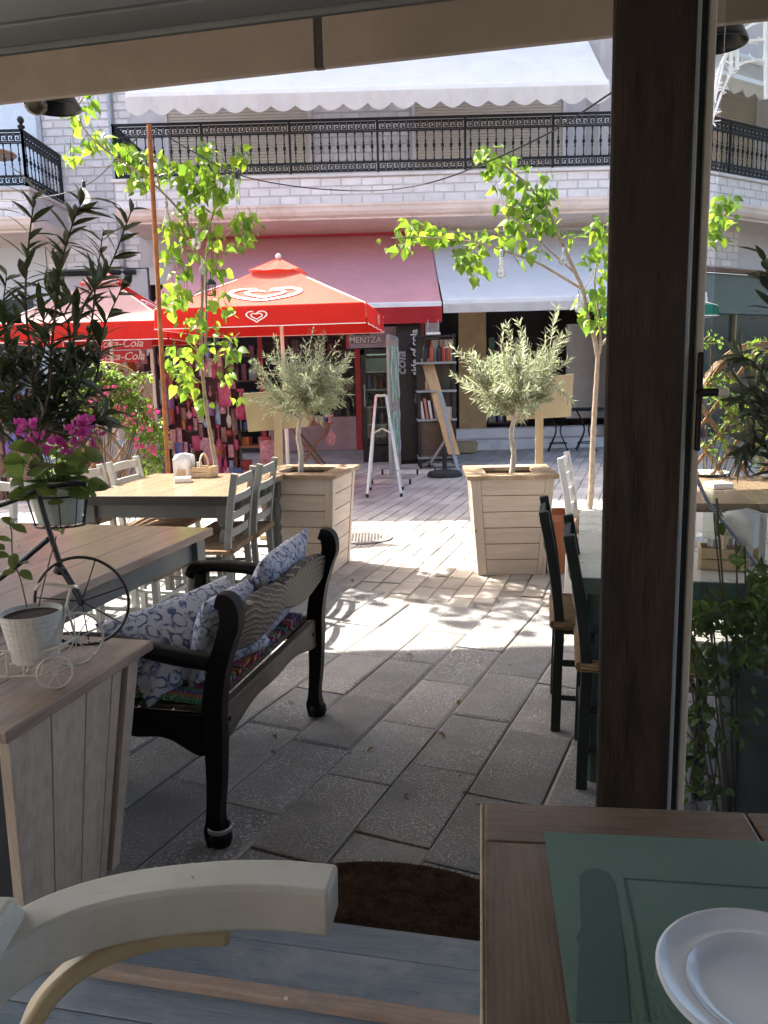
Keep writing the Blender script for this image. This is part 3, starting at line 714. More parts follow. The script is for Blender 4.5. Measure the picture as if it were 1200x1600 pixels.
# ================================================================ BENCH
M_bench = wood('black_stain', (.0015, .0013, .0012), (.006, .0045, .004), 'z', .5, 7, .1, bump=.25, spec=.16)
M_benchw = wood('bench_worn', (.025, .018, .013), (.10, .078, .055), 'y', .5, 8, .1, wear=(.14, .115, .08), bump=.4)
bn, bf = G(340, 1318), G(493, 1116)
BA = math.atan2(-(bf.x - bn.x), bf.y - bn.y)
bench = thing('wooden_bench', 'black stained carved bench with scrolled posts beside the planter', 'bench', bn, BA)
BL = (bf - bn).length                                    # local y runs from near post to far post, -x is where people sit
def sweep_yz(pts, wid, thick, nm, m, y):                 # flat board cut to a curved outline in x-z, at y
    b = MB(); P = smooth_path([V((x, 0, z)) for x, z, w in pts], 6); W = smooth_path([V((w, 0, 0)) for x, z, w in pts], 6); N = len(P)
    for i, p in enumerate(P):
        t = (P[min(i + 1, N - 1)] - P[max(i - 1, 0)]).normalized(); n = V((t.z, 0, -t.x)) * (W[i].x / 2)
        for yy, s in ((y - thick / 2, 1), (y - thick / 2, -1), (y + thick / 2, -1), (y + thick / 2, 1)):
            q = p + n * s; b.v.append((q.x, yy, q.z))
        if i: b.f += [(4 * i - 4 + k, 4 * i - 4 + (k + 1) % 4, 4 * i + (k + 1) % 4, 4 * i + k) for k in range(4)]
    b.f += [(0, 1, 2, 3), (4 * N - 1, 4 * N - 2, 4 * N - 3, 4 * N - 4)]
    return b.build(nm, m, bench, True, bevel=.012)
post_pts = [(.005, 0, .055), (.0, .05, .064), (.002, .10, .046), (.014, .22, .052), (.02, .36, .062), (.022, .46, .066), (.045, .58, .060), (.078, .68, .058), (.096, .735, .062), (.088, .785, .062), (.056, .80, .042)]
for y in (0, BL): sweep_yz(post_pts, 0, .05, 'back_post', M_bench, y)
for y in (0, BL): MB().lathe([(.032, 0), (.038, .02), (.034, .045), (.028, .05)], 14).build('foot_cap', M_bench, bench, True).location = (.012, y, .002)
MB().lathe([(.038, 0), (.0385, .012), (.037, .016)], 18, cap=False).build('metal_band', mat('zinc_band', (.4, .42, .43), .4, .2, 10, metal=.7), bench, True, thick=.002).location = (.012, 0, .05)
SD = .50
for y in (0, BL): sweep_yz([(-SD, 0, .075), (-SD - .005, .1, .06), (-SD, .3, .07), (-SD, .46, .07), (-SD + .01, .62, .055)], 0, .06, 'front_leg', M_bench, y)
def arm_pts(y): return [(.02, y, .60), (-.12, y, .615), (-.28, y, .64), (-.44, y, .645), (-.52, y, .63), (-.545, y, .60)]
for y in (0, BL): MB().tube(smooth_path(arm_pts(y), 5), .03, 10, prof=[(.9 * math.cos(a) , 1.15 * math.sin(a)) for a in [2 * PI * k / 10 for k in range(10)]]).build('armrest', M_bench, bench, True)
# rails with a shaped lower edge
def wavy_rail(x, y0, y1, ztop, h, m, nm, th=.032, along='y'):
    n = 24; low = []
    for i in range(n + 1):
        u = i / n; low.append(ztop - h * (1.0 - .38 * math.sin(PI * u) ** 2 + .10 * math.cos(4 * PI * u)))
    poly = [(lerp(y0, y1, i / n), low[i]) for i in range(n + 1)] + [(y1, ztop), (y0, ztop)]
    if along == 'y': M = Matrix(((0, 0, 1, x - th / 2), (1, 0, 0, 0), (0, 1, 0, 0), (0, 0, 0, 1)))
    else: M = Matrix(((1, 0, 0, 0), (0, 0, 1, x - th / 2), (0, 1, 0, 0), (0, 0, 0, 1)))
    return MB().prism(poly, 0, th, M).build(nm, m, bench, bevel=.004)
r = wavy_rail(.012, .03, BL - .03, .435, .105, M_benchw, 'back_rail')
for y in (.08, BL - .07):
    MB().lathe([(.008, 0), (.008, .004), (.001, .006)], 10).build('bolt', M_bench, r).matrix_local = Matrix.Translation((.029, y, .385)) @ Matrix.Rotation(PI / 2, 4, 'Y')
wavy_rail(-SD, .03, BL - .03, .435, .105, M_benchw, 'front_rail')
for y in (0, BL): wavy_rail(y, -SD + .03, -.02, .43, .12, M_bench, 'side_rail', along='x')
for k in range(4): MB().box((-.07 - k * .118, BL / 2, .438), (.11, BL - .03, .02)).build('seat_plank', M_benchw, bench, bevel=.003)
# carved backrest
n = 40; top = []; bot = []
for i in range(n + 1):
    u = i / n
    top.append(.715 + .035 * abs(math.sin(PI * u * 2)) ** .7 + (.02 if .46 < u < .54 else 0))
    bot.append(.625 - .04 * abs(math.sin(PI * u * 2)))
def feather():
    t = NT('carved_feather'); v = t.coord((1, 1, 1)); wv = t.n('TexWave', wave_type='BANDS', bands_direction='DIAGONAL'); wv.inputs['Scale'].default_value = 17; wv.inputs['Distortion'].default_value = 11; wv.inputs['Detail'].default_value = 2; wv.inputs['Detail Scale'].default_value = 1.6
    t.l(v, wv.inputs['Vector']); c = t.ramp(wv.outputs['Fac'], [(.45, (.006, .005, .004)), (.85, (.016, .012, .009)), (.97, (.12, .095, .065))])
    c = t.mix(t.ramp(t.noise(v, 5, 6), [(.6, (0, 0, 0)), (.8, (.35, .35, .35))]), c, (.13, .105, .075))
    t.l(c, t.b.inputs['Base Color']); t.b.inputs['Roughness'].default_value = .4; t.b.inputs['Specular IOR Level'].default_value = .2; t.bump(wv.outputs['Fac'], .22, .004); return t.m
def feather():
    t = NT('carved_wings'); tc = t.n('TexCoord'); sp = t.n('SeparateXYZ'); t.l(tc.outputs['Object'], sp.inputs[0]); nz = t.noise(tc.outputs['Object'], 5, 3)
    u = t.math('ABSOLUTE', t.math('SUBTRACT', sp.outputs['X'], BL * .5)); ph = t.math('ADD', t.math('MULTIPLY', sp.outputs['Y'], 330), t.math('MULTIPLY', u, -210)); ph = t.math('ADD', ph, t.math('MULTIPLY', t.math('MULTIPLY', u, u), 260)); ph = t.math('ADD', ph, t.math('MULTIPLY', nz, 26))
    s = t.math('SINE', ph); ln = t.ramp(s, [(.80, (0, 0, 0)), (.98, (1, 1, 1))])
    up = t.ramp(sp.outputs['Y'], [(.64, (.06,) * 3), (.72, (1, 1, 1))])
    c = t.mix(t.math('MULTIPLY', ln, up), t.ramp(t.noise(tc.outputs['Object'], 9, 6), [(.35, (.006, .0045, .004)), (.7, (.035, .027, .02))]), (.30, .25, .18))
    t.l(c, t.b.inputs['Base Color']); t.b.inputs['Roughness'].default_value = .45; t.b.inputs['Specular IOR Level'].default_value = .25; t.bump(s, .25, .002); return t.m
poly = [(lerp(.03, BL - .03, i / n), bot[i]) for i in range(n + 1)] + [(lerp(.03, BL - .03, i / n), top[i]) for i in range(n, -1, -1)]
MB().prism(poly, 0, .036).build('carved_backrest', feather(), bench, bevel=.008).matrix_local = Matrix.Translation((-.06, 0, .01)) @ Matrix.Rotation(math.radians(9), 4, 'Y') @ Matrix(((0, 0, 1, 0), (1, 0, 0, 0), (0, 1, 0, 0), (0, 0, 0, 1)))
# cushions
def toile():
    t = NT('blue_ornament_cloth'); v = t.coord((1, 1, 1)); c0 = (.46, .475, .52); c1 = (.075, .10, .21)
    vo = t.n('TexVoronoi', feature='F1'); vo.inputs['Scale'].default_value = 20; vo.inputs['Randomness'].default_value = .25
    ds = t.n('VectorMath', operation='ADD'); nz = t.n('TexNoise'); nz.inputs['Scale'].default_value = 9; t.l(v, nz.inputs['Vector'])
    sc = t.n('VectorMath', operation='SCALE'); sc.inputs['Scale'].default_value = .06; t.l(nz.outputs['Color'], sc.inputs[0]); t.l(v, ds.inputs[0]); t.l(sc.outputs[0], ds.inputs[1]); t.l(ds.outputs[0], vo.inputs['Vector'])
    s = t.math('SINE', t.math('MULTIPLY', vo.outputs['Distance'], 15)); m = t.ramp(s, [(.45, (0, 0, 0)), (.6, (1, 1, 1))])
    m = t.math('MULTIPLY', m, t.ramp(t.noise(v, 34, 2), [(.40, (.15,) * 3), (.55, (1, 1, 1))]))
    m2 = t.ramp(t.noise(v, 48, 2, .4), [(.60, (0, 0, 0)), (.66, (.7,) * 3)])
    c = t.mix(t.math('MAXIMUM', m, m2), c0, c1); t.l(c, t.b.inputs['Base Color']); t.b.inputs['Roughness'].default_value = .9
    t.bump(t.noise(v, 7, 4), .5, .02); MATS['toile'] = t.m; return t.m
M_toile = toile()
def pillow(name, label, loc, rot, w, h, d):
    b = MB(); N = 16
    for side in (1, -1):
        def fn(u, v):
            x, y = u * 2 - 1, v * 2 - 1
            e = (1 - x * x) * (1 - y * y); k = 1 - .07 * (1 - abs(x) ** 2) * abs(y) ** 3 - .0
            k2 = 1 - .07 * (1 - abs(y) ** 2) * abs(x) ** 3
            zz = d / 2 * max(0, e) ** .42 + .006 * math.sin(x * 9 + y * 5) * e
            return (x * w / 2 * k2, y * h / 2 * k, side * zz)
        b.sheet(fn, N, N)
    o = b.build(name, M_toile, None, True)
    bm = bmesh.new(); bm.from_mesh(o.data); bmesh.ops.remove_doubles(bm, verts=bm.verts, dist=1e-4); bmesh.ops.recalc_face_normals(bm, faces=bm.faces); bm.to_mesh(o.data); bm.free()
    for p in o.data.polygons: p.use_smooth = True
    o.location = loc; o.rotation_euler = rot; return tag(o, label, 'cushion')
Bm = Matrix.Translation(bn) @ Matrix.Rotation(BA, 4, 'Z')
def on_bench(x, y, z): return Bm @ V((x, y, z))
pillow('cushion', 'blue and white patterned cushion slumped over the near end of the bench', (-.67, 2.62, .58), (math.radians(48), math.radians(-3), math.radians(55)), .58, .32, .15)
pillow('cushion', 'blue and white patterned cushion standing tall at the far end of the bench', on_bench(-.045, .70, .635), (math.radians(107), math.radians(-3), BA + PI / 2), .50, .38, .13)
pillow('cushion', 'blue and white patterned cushion leaning behind the carved backrest', on_bench(-.08, .30, .60), (math.radians(104), math.radians(2), BA + PI / 2), .40, .30, .12)
# rag rug on the seat
def ragrug():
    t = NT('rag_rug'); v = t.coord((1, 1, 1)); sp = t.n('SeparateXYZ'); t.l(v, sp.inputs[0]); nz = t.noise(v, 18, 3)
    y = t.math('ADD', t.math('MULTIPLY', sp.outputs['Y'], 1.0), t.math('MULTIPLY', nz, .02))
    cell = t.math('FLOOR', t.math('MULTIPLY', y, 42)); wn_ = t.n('TexWhiteNoise', noise_dimensions='1D'); t.l(cell, wn_.inputs['W'])
    c = t.ramp(wn_.outputs['Value'], [(0, (.55, .06, .10)), (.12, (.08, .08, .09)), (.22, (.60, .54, .46)), (.36, (.50, .05, .18)), (.48, (.12, .36, .18)), (.60, (.62, .22, .06)), (.72, (.24, .15, .40)), (.82, (.66, .16, .20)), (.92, (.2, .34, .45))], 'CONSTANT')
    wv = t.n('TexWave', bands_direction='X'); wv.inputs['Scale'].default_value = 38; wv.inputs['Distortion'].default_value = 3; t.l(v, wv.inputs['Vector'])
    c = t.mix(t.ramp(wv.outputs['Fac'], [(.12, (.6,) * 3), (.4, (0, 0, 0))]), c, (.03, .03, .03)); c = t.mix(t.ramp(t.noise(v, 90, 1), [(.6, (0, 0, 0)), (.65, (.6,) * 3)]), c, (.5, .48, .45))
    t.l(c, t.b.inputs['Base Color']); t.b.inputs['Roughness'].default_value = .95; t.bump(wv.outputs['Fac'], 1, .01); return t.m
M_rug = ragrug()
rug = thing('rag_rug', 'multicoloured striped rag rug covering the seat of the black bench', 'rug', bn, BA)
b = MB()
for i in range(42):
    y = .03 + i * (BL - .06) / 42
    b.tube([(-.52, y, .452), (-.3, y + .006, .462 + rnd(0, .006)), (-.1, y, .461), (-.03 + rnd(-.008, .008), y, .455)], .0115, 6)
b.build('woven_strips', M_rug, rug, True)['kind'] = 'stuff'
for x in (-.53, -.02):
    f = MB()
    for i in range(46): y = .03 + i * (BL - .06) / 46; f.tube([(x, y, .455), (x + rnd(-.01, .012) + (.012 if x > -.2 else -.02), y + rnd(-.006, .006), .447)], .0022, 4)
    f.build('fringe', M_rug, rug)['kind'] = 'stuff'

# ================================================================ LADDER BACK CHAIRS
def rushmat():
    t = NT('rush_seat'); v = t.coord(); wv = t.n('TexWave', bands_direction='Y'); wv.inputs['Scale'].default_value = 42; wv.inputs['Distortion'].default_value = 2
    t.l(v, wv.inputs['Vector']); c = t.mix(t.noise(v, 22, 4), (.16, .085, .04), (.44, .30, .16)); c = t.mix(t.ramp(wv.outputs['Fac'], [(.1, (.6,) * 3), (.4, (0, 0, 0))]), c, (.07, .04, .02))
    t.l(c, t.b.inputs['Base Color']); t.b.inputs['Roughness'].default_value = .8; t.bump(wv.outputs['Fac'], .8, .006); return t.m
M_rush = rushmat()
def chair(m, label, nsl=4, h=.90, seatmat=None):
    t = thing('ladder_back_chair', label, 'chair'); w = .19
    for s in (-1, 1):
        b = MB(); P = smooth_path([(-.19, s * w, 0), (-.185, s * w, .25), (-.18, s * w, .46), (-.205, s * w, .68), (-.245, s * w, h)], 4)
        b.tube(P, 1, prof=[(.019, .016), (-.019, .016), (-.019, -.016), (.019, -.016)], up=(1, 0, 0)); b.build('back_post', m, t, bevel=.004)
        MB().bar((.19, s * (w + .01), 0), (.19, s * w, .46), .034).build('front_leg', m, t, bevel=.005)
    for k in range(nsl):
        z = lerp(.55, h - .05, k / (nsl - 1)); x = -.18 - .065 * ((z - .46) / (h - .46)) ** 1.2; b = MB(); n = 8
        for i in range(n + 1):
            u = i / n * 2 - 1; xx = x - .018 * (1 - u * u); zz = .024 + (.008 * (1 - u * u) if k == nsl - 1 else 0)
            b.v += [(xx - .007, u * w, z - .022), (xx + .007, u * w, z - .022), (xx + .007, u * w, z + zz), (xx - .007, u * w, z + zz)]
            if i: b.f += [(4 * i - 4 + q, 4 * i - 4 + (q + 1) % 4, 4 * i + (q + 1) % 4, 4 * i + q) for q in range(4)]
        b.f += [(0, 1, 2, 3), (4 * n + 3, 4 * n + 2, 4 * n + 1, 4 * n)]; b.build('slat', m, t, bevel=.002)
    for z in (.14, .29):
        for s in (-1, 1): MB().tube([(-.185, s * w, z), (.19, s * w, z)], .011, 8).build('rung', m, t, True)
        MB().tube([(.19, -w, z + .05), (.19, w, z + .05)], .011, 8).build('rung', m, t, True)
    MB().tube([(-.188, -w, .22), (-.188, w, .22)], .011, 8).build('rung', m, t, True)
    def fn(u, v):
        x, y = u * 2 - 1, v * 2 - 1; dip = .016 * (1 - max(abs(x), abs(y))); r = 1 - max(abs(x), abs(y)) ** 8
        return (x * .205, y * .205, .455 + .016 * r - dip + .004 * math.sin((x if abs(y) > abs(x) else y) * 60))
    b = MB(); b.sheet(fn, 18, 18)
    for s in (-1, 1): b.tube([(-.2, s * .2, .447), (.2, s * .2, .447)], .018, 8); b.tube([(s * .2, -.2, .447), (s * .2, .2, .447)], .018, 8)
    b.build('rush_seat', seatmat or M_rush, t, True)
    return t
M_cgrey = mat('chair_grey', (.20, .205, .185), .55, .15, 8, dirt=(.15, .15, .14), vary=.1)
M_cpale = mat('chair_pale', (.44, .445, .40), .55, .12, 8, dirt=(.36, .36, .32), vary=.1)
M_cdark = mat('chair_dark_green', (.016, .022, .022), .5, .2, 8, vary=.1, spec=.3)
M_cwhite = mat('chair_white', (.66, .66, .64), .5, .08, 8, dirt=(.5, .5, .46))
cg = chair(M_cgrey, ''); cp = chair(M_cpale, ''); ck = chair(M_cdark, ''); cwh = chair(M_cwhite, '')
def at_px(px, py, dx=0, dy=0, z=0): p = G(px, py); return (p.x + dx, p.y + dy, z)
CAng = -TA
# dark chairs at the right table, backs towards the path
place(ck, (G(903, 1228).x + .235, G(903, 1228).y + .13, 0), CAng, 'dark green ladder back chair with its back to the path, nearer to the post')
place(copy_tree(ck), (G(862, 1138).x + .235, G(862, 1138).y + .13, 0), CAng + .02, 'dark green ladder back chair farther along the right table, before the pale planter')
place(cwh, (1.38, 4.98, 0), CAng - .1, 'white ladder back chair beside the olive planter and right table')
# grey chairs at the right side of the far left table
place(cg, (-1.06, 4.72, 0), PI - .12, 'grey ladder back chair at the near corner of the sunlit table')
place(copy_tree(cg), (-.985, 5.19, 0), PI - .12, 'grey ladder back chair against the olive planter, at the sunlit table')
# pale chairs on the left side
place(cp, (-1.64, 4.98, 0), -.17, 'pale grey ladder back chair left of the sunlit table, nearer one')
place(copy_tree(cp), (-1.55, 5.46, 0), -.17, 'pale grey ladder back chair left of the sunlit table, by the bamboo trellis')
place(copy_tree(cp), (-2.35, 4.35, 0), -PI / 2 - .25, 'pale ladder back chair behind the geranium at the frame edge')

st = thing('stool', 'pale painted stool standing in the gap between the two left tables', 'stool', (-1.28, 4.12, 0), -.25)
for x in (-.16, .16):
    for y in (-.16, .16): MB().bar((x * 1.1, y * 1.1, 0), (x, y, .44), .034).build('leg', M_cpale, st, bevel=.004)
for z in (.13, .28):
    for s_ in (-.165, .165):
        MB().tube([(-.165, s_, z), (.165, s_, z)], .011, 8).build('rung', M_cpale, st, True); MB().tube([(s_, -.165, z + .05), (s_, .165, z + .05)], .011, 8).build('rung', M_cpale, st, True)
MB().box((0, 0, .455), (.37, .37, .035)).build('rush_seat', M_rush, st, bevel=.012)

# ================================================================ TABLES
def turned(h, r=.036):
    f = [(.72, 0), (.72, .10), (.86, .14), (.98, .30), (1.08, .42), (.80, .47), (1.1, .50), (1.12, .53), (.8, .56), (1.15, .62), (1.28, .68), (1.05, .74), (.78, .77), (1.12, .80), (1.12, .82)]
    return [(r * a, h * z) for a, z in f]
def table(label, W, L, h, topmat, legmat, npl, loc, rz, edgemat=None, inset=.07):
    t = thing('dining_table', label, 'table', loc, rz)     # local origin at the near left corner of the top
    pw = W / npl
    for k in range(npl): MB().box((pw * (k + .5), L / 2, h - .018), (pw - .0025, L, .036)).build('plank', topmat, t, bevel=.003)
    if edgemat: MB().box((W / 2, -.006, h - .02), (W + .004, .014, .056)).build('end_batten', edgemat, t, bevel=.003)
    ah = .10
    for x in (inset, W - inset): MB().box((x, L / 2, h - .037 - ah / 2), (.022, L - 2 * inset - .07, ah)).build('apron', legmat, t)
    for y in (inset, L - inset): MB().box((W / 2, y, h - .037 - ah / 2), (W - 2 * inset - .07, .022, ah)).build('apron', legmat, t)
    for x in (inset, W - inset):
        for y in (inset, L - inset):
            H = h - .037; b = MB().lathe(turned(H), 16, Matrix.Translation((x, y, 0))); b.build('leg', legmat, t, True)
            MB().box((x, y, H * .91), (.078, .078, H * .18)).build('leg_block', legmat, t, bevel=.004)
    return t
M_topA = wood('top_reflected_pink', (.27, .19, .14), (.38, .28, .21), 'y', .20, 6, .12, wear=(.31, .235, .18), bump=.08, spec=.5)  # pinkish reflection put into the wood colour
M_topB = wood('top_honey', (.21, .145, .095), (.30, .215, .15), 'y', .24, 6, .12, wear=(.25, .19, .14), bump=.08, spec=.5)
M_legA = mat('leg_greygreen', (.16, .17, .152), .5, .15, 9, dirt=(.12, .13, .13))
M_dk = wood('dark_edge', (.008, .007, .006), (.028, .023, .018), 'x', .5, 8, .1)
A10 = math.radians(-10)
table('long wooden table in sunlight with turned grey legs, before the bamboo trellis', 1.0, 1.1, .75, M_topB, mat('leg_grey_shaded', (.075, .08, .075), .5, .2, 9), 4, (-1.87, 4.78, 0), A10, M_dk)  # leg and apron grey darkened in the colour to stand for backlit shade
A15 = math.radians(-14.5); va = V((-math.sin(A15), math.cos(A15), 0)); ua = V((math.cos(A15), math.sin(A15), 0))
rc = G(333, 824, .75); o0 = rc - va * 1.75 - ua * 1.15
table('shaded plank table with reflected pink in its top, behind the black bench', 1.15, 1.75, .75, M_topA, M_legA, 6, (o0.x, o0.y, 0), A15, None)
M_topW = mat('top_white', (.56, .56, .52), .3, .05, 3); M_legG = mat('leg_green', (.06, .10, .095), .45, .2, 9)
na = G(902, 905, .75)
vb = (G(905, 797, .75) - na); AB = math.atan2(-vb.x, vb.y)
table('white topped table beside the dark post with turned green legs', 1.3, vb.length, .75, M_topW, M_legG, 1, (na.x, na.y, 0), AB, M_legG)
tf = G(1062, 786, .75)
table('pale wooden table seen through the glass before the bamboo arch', 1.5, 1.05, .75, M_topB, M_legA, 4, (tf.x, tf.y, 0), AB + .05, None)

# ================================================================ PLANTER BOXES
M_plk = wood('planter_pine', (.46, .38, .31), (.57, .49, .42), 'x', .6, 5, .14, knots=(.20, .11, .06), bump=.2)
M_plky = wood('planter_pine_y', (.46, .38, .31), (.57, .49, .42), 'y', .6, 5, .14, knots=(.20, .11, .06), bump=.2)
M_plkz = wood('planter_pine_z', (.46, .38, .31), (.55, .47, .40), 'z', .6, 5, .12, knots=(.20, .11, .06), bump=.2)
M_lid = wood('planter_lid', (.16, .10, .055), (.34, .24, .15), 'x', .55, 7, .15, wear=(.42, .33, .24), bump=.3)
M_lidy = wood('planter_lid_y', (.16, .10, .055), (.34, .24, .15), 'y', .55, 7, .15, wear=(.42, .33, .24), bump=.3)
M_soil = mat('soil', (.035, .022, .014), .95, .4, 30, bump=.8)
M_void = mat('planter_shadow_gap', (.05, .035, .025), .9, .2, 5)
def planter(label, loc, rz, wb, wt, h, nb, loc_open=.55):
    """tapered box, local origin at the centre of its foot"""
    t = thing('planter_box', label, 'planter', loc, rz); lid = .03
    H = h - lid; q = lambda z: lerp(wb, wt, z / H) / 2
    k = lambda z: q(z) - .018
    MB().hexa([(-k(0), -k(0), .01), (k(0), -k(0), .01), (k(0), k(0), .01), (-k(0), k(0), .01)], [(-k(H), -k(H), H - .12), (k(H), -k(H), H - .12), (k(H), k(H), H - .12), (-k(H), k(H), H - .12)]).build('liner', M_void, t)
    for s in range(4):
        R = Matrix.Rotation(s * PI / 2, 4, 'Z')
        for i in range(nb):
            z0, z1 = H * i / nb + .002, H * (i + 1) / nb - .003; a, c = q(z0), q(z1); e = .06
            r_ = .053; MB().hexa([(-a + e, -a, z0), (a - r_, -a, z0), (a - r_, -a + .02, z0), (-a + e, -a + .02, z0)], [(-c + e, -c, z1), (c - r_, -c, z1), (c - r_, -c + .02, z1), (-c + e, -c + .02, z1)], R).build('board', M_plk if s % 2 == 0 else M_plky, t, bevel=.002)
        a, c = q(0), q(H); e = .058; p = .006
        MB().hexa([(a - .052, -a - p, 0), (a - .0205, -a - p, 0), (a - .0205, -a + .02, 0), (a - .052, -a + .02, 0)], [(c - .052, -c - p, H), (c - .0205, -c - p, H), (c - .0205, -c + .02, H), (c - .052, -c + .02, H)], R).build('corner_trim', M_plkz, t, bevel=.002)
        MB().hexa([(-a - p, -a - p, 0), (-a + e, -a - p, 0), (-a + e, -a + .02, 0), (-a - p, -a + .02, 0)], [(-c - p, -c - p, H), (-c + e, -c - p, H), (-c + e, -c + .02, H), (-c - p, -c + .02, H)], R).build('corner_trim', M_plkz, t, bevel=.003)
    W = wt / 2 + .035; op = W * loc_open
    for s in (-1, 1):
        MB().box((0, s * (W + op) / 2, h - lid / 2), (2 * W, W - op, lid)).build('lid_board', M_lid, t, bevel=.004)
        MB().box((s * (W + op) / 2, 0, h - lid / 2 + .001), (W - op, 2 * op - .004, lid)).build('lid_board', M_lidy, t, bevel=.004)
    MB().box((0, 0, h - .10), (2 * op + .1, 2 * op + .1, .06)).build('soil', M_soil, t)
    return t
c0, c1 = G(747, 900), G(852, 902)
PR = V((( c0.x + c1.x) / 2 + .02, c0.y + .23, 0)); PRr = math.radians(-3)
planter('sunlit pine planter box with olive tree, right of the path', PR, PRr, .46, .56, .725, 6)
PLc = V((-.56, 5.92, 0)); PLr = math.radians(-14)
planter('shaded pine planter box with olive tree behind the grey chairs', PLc, PLr, .46, .56, .745, 6)

# foreground planter on the deck edge, boards upright
zl = .72; f1 = G(240, 1000, zl); n1 = G(10, 1145, zl); dv = (f1 - n1); PA = math.atan2(-dv.x, dv.y)
fp = thing('planter_box', 'weathered upright board planter box carrying the bicycle plant stands', 'planter', (n1.x, n1.y, 0), PA)
Lf = dv.length; Wf = .62                                  # local: y 0..Lf along the right edge, x from -Wf to 0
M_lidp = wood('lid_grey_pink', (.20, .14, .105), (.34, .26, .21), 'y', .45, 6, .12, wear=(.15, .11, .09), bump=.2)
for k in range(3): MB().box((-Wf + (k + .5) * Wf / 3, Lf / 2, zl - .014), (Wf / 3 - .003, Lf, .028)).build('lid_board', M_lidp, fp, bevel=.004)
ins = .035; bi = .115; zb0 = .08; zt0 = zl - .03
def fy(u, z): t = (zt0 - z) / (zt0 - zb0); return lerp(ins + t * .07, Lf - ins - t * .07, u)
def fx(z): t = (zt0 - z) / (zt0 - zb0); return -ins - t * .075
M_pv = wood('planter_grey_pine', (.36, .285, .22), (.50, .41, .33), 'z', .65, 7, .12, knots=(.13, .075, .045), bump=.3)
cuts = [0, .03, .30, .56, .78, .88, .90, 1.0]
for a, c in ((.0, .025), (.03, .29), (.298, .555), (.563, .775), (.783, .865), (.905, 1.0)):
    tr = a > .9 or a == 0; d = -.008 if tr else 0
    MB().hexa([(fx(zb0) + .02 - d - .02, fy(a, zb0), zb0), (fx(zb0) - d, fy(c, zb0), zb0), (fx(zb0) - .02, fy(c, zb0), zb0), (fx(zb0) - .02, fy(a, zb0), zb0)], [(fx(zt0) - d, fy(a, zt0), zt0), (fx(zt0) - d, fy(c, zt0), zt0), (fx(zt0) - .02, fy(c, zt0), zt0), (fx(zt0) - .02, fy(a, zt0), zt0)]).build('corner_trim' if tr else 'board', M_pv, fp, bevel=.002)
M_dkbody = mat('dark_body', (.02, .02, .022), .5, .3, 6)  # even near-black colour of the box body inside the boards
x0 = lambda z: -Wf - fx(z)
MB().hexa([(x0(zb0) + .03, fy(0, zb0) + .004, zb0), (fx(zb0) - .022, fy(0, zb0) + .004, zb0), (fx(zb0) - .022, fy(1, zb0) - .004, zb0), (x0(zb0) + .03, fy(1, zb0) - .004, zb0)], [(x0(zt0), fy(0, zt0) + .004, zt0), (fx(zt0) - .022, fy(0, zt0) + .004, zt0), (fx(zt0) - .022, fy(1, zt0) - .004, zt0), (x0(zt0), fy(1, zt0) - .004, zt0)]).build('box_body', M_dkbody, fp)
# ================================================================ PLANTS
def leaf_mesh(name, outline, m, fold=.12, curl=.15):
    """outline: half widths along the midrib, leaf runs along +y from 0 to 1, normal +z"""
    b = MB(); n = len(outline)
    for i, (y, w_) in enumerate(outline):
        z = -curl * y * y
        b.v += [(-w_, y, z + fold * w_ * 2), (0, y + (.0), z), (w_, y, z + fold * w_ * 2)]
        if i: o = 3 * i; b.f += [(o - 3, o - 2, o + 1, o), (o - 2, o - 1, o + 2, o + 1)]
    me = bpy.data.meshes.new(name); me.from_pydata(b.v, [], b.f); me.update()
    me.polygons.foreach_set('use_smooth', [True] * len(me.polygons)); me.materials.append(m); return me
HEART = [(-.06, .16), (.0, .30), (.16, .41), (.38, .39), (.62, .27), (.84, .11), (1, .004)]
LANCE = [(0, .012), (.12, .06), (.35, .115), (.6, .112), (.82, .06), (1, .003)]
OVAL = [(0, .03), (.15, .18), (.4, .28), (.65, .26), (.87, .13), (1, .01)]
ROUND = [(-.1, .2), (0, .42), (.2, .55), (.5, .56), (.75, .42), (.92, .2), (1, .05)]
def frame(d, n):
    d = d.normalized(); x = d.cross(n)
    if x.length < 1e-3: x = d.orthogonal()
    x.normalize(); z = x.cross(d); return Matrix((x, d, z)).transposed()
def put_leaf(par, me, pos, d, n, s, nm='leaf'):
    o = put(nm, me, None, par); o.matrix_local = Matrix.Translation(pos) @ frame(d, n).to_4x4() @ Matrix.Diagonal((s * rnd(.85, 1.15), s, s, 1)); return o
def add_leaf(b, outline, pos, d, n, s, fold=.12, curl=.15):
    R = frame(d, n); k = len(b.v)
    for i, (y, w_) in enumerate(outline):
        z = -curl * y * y
        for p in ((-w_, y, z + fold * w_ * 2), (0, y, z), (w_, y, z + fold * w_ * 2)): b.v.append(tuple(pos + R @ (V(p) * s)))
        if i: o = k + 3 * i; b.f += [(o - 3, o - 2, o + 1, o), (o - 2, o - 1, o + 2, o + 1)]
DIA = [(0, .02), (.45, .11), (1, .005)]
M_bark = mat('young_bark', (.30, .235, .17), .8, .35, 18, bump=.6, bscale=40)
M_barkd = mat('brown_stem', (.10, .07, .045), .8, .3, 20, bump=.4)
M_olbark = mat('olive_bark', (.46, .41, .35), .85, .3, 20, bump=.6, bscale=45)
M_mul = [leafmat('mulberry_leaf', (.075, .15, .022), (.12, .215, .03), .5), leafmat('mulberry_leaf_young', (.14, .23, .03), (.19, .28, .04), .55)]
ME_mul = [leaf_mesh('leaf', HEART, m, f, c) for m in M_mul for f, c in ((.16, .25), (.05, .45), (.25, .1))]

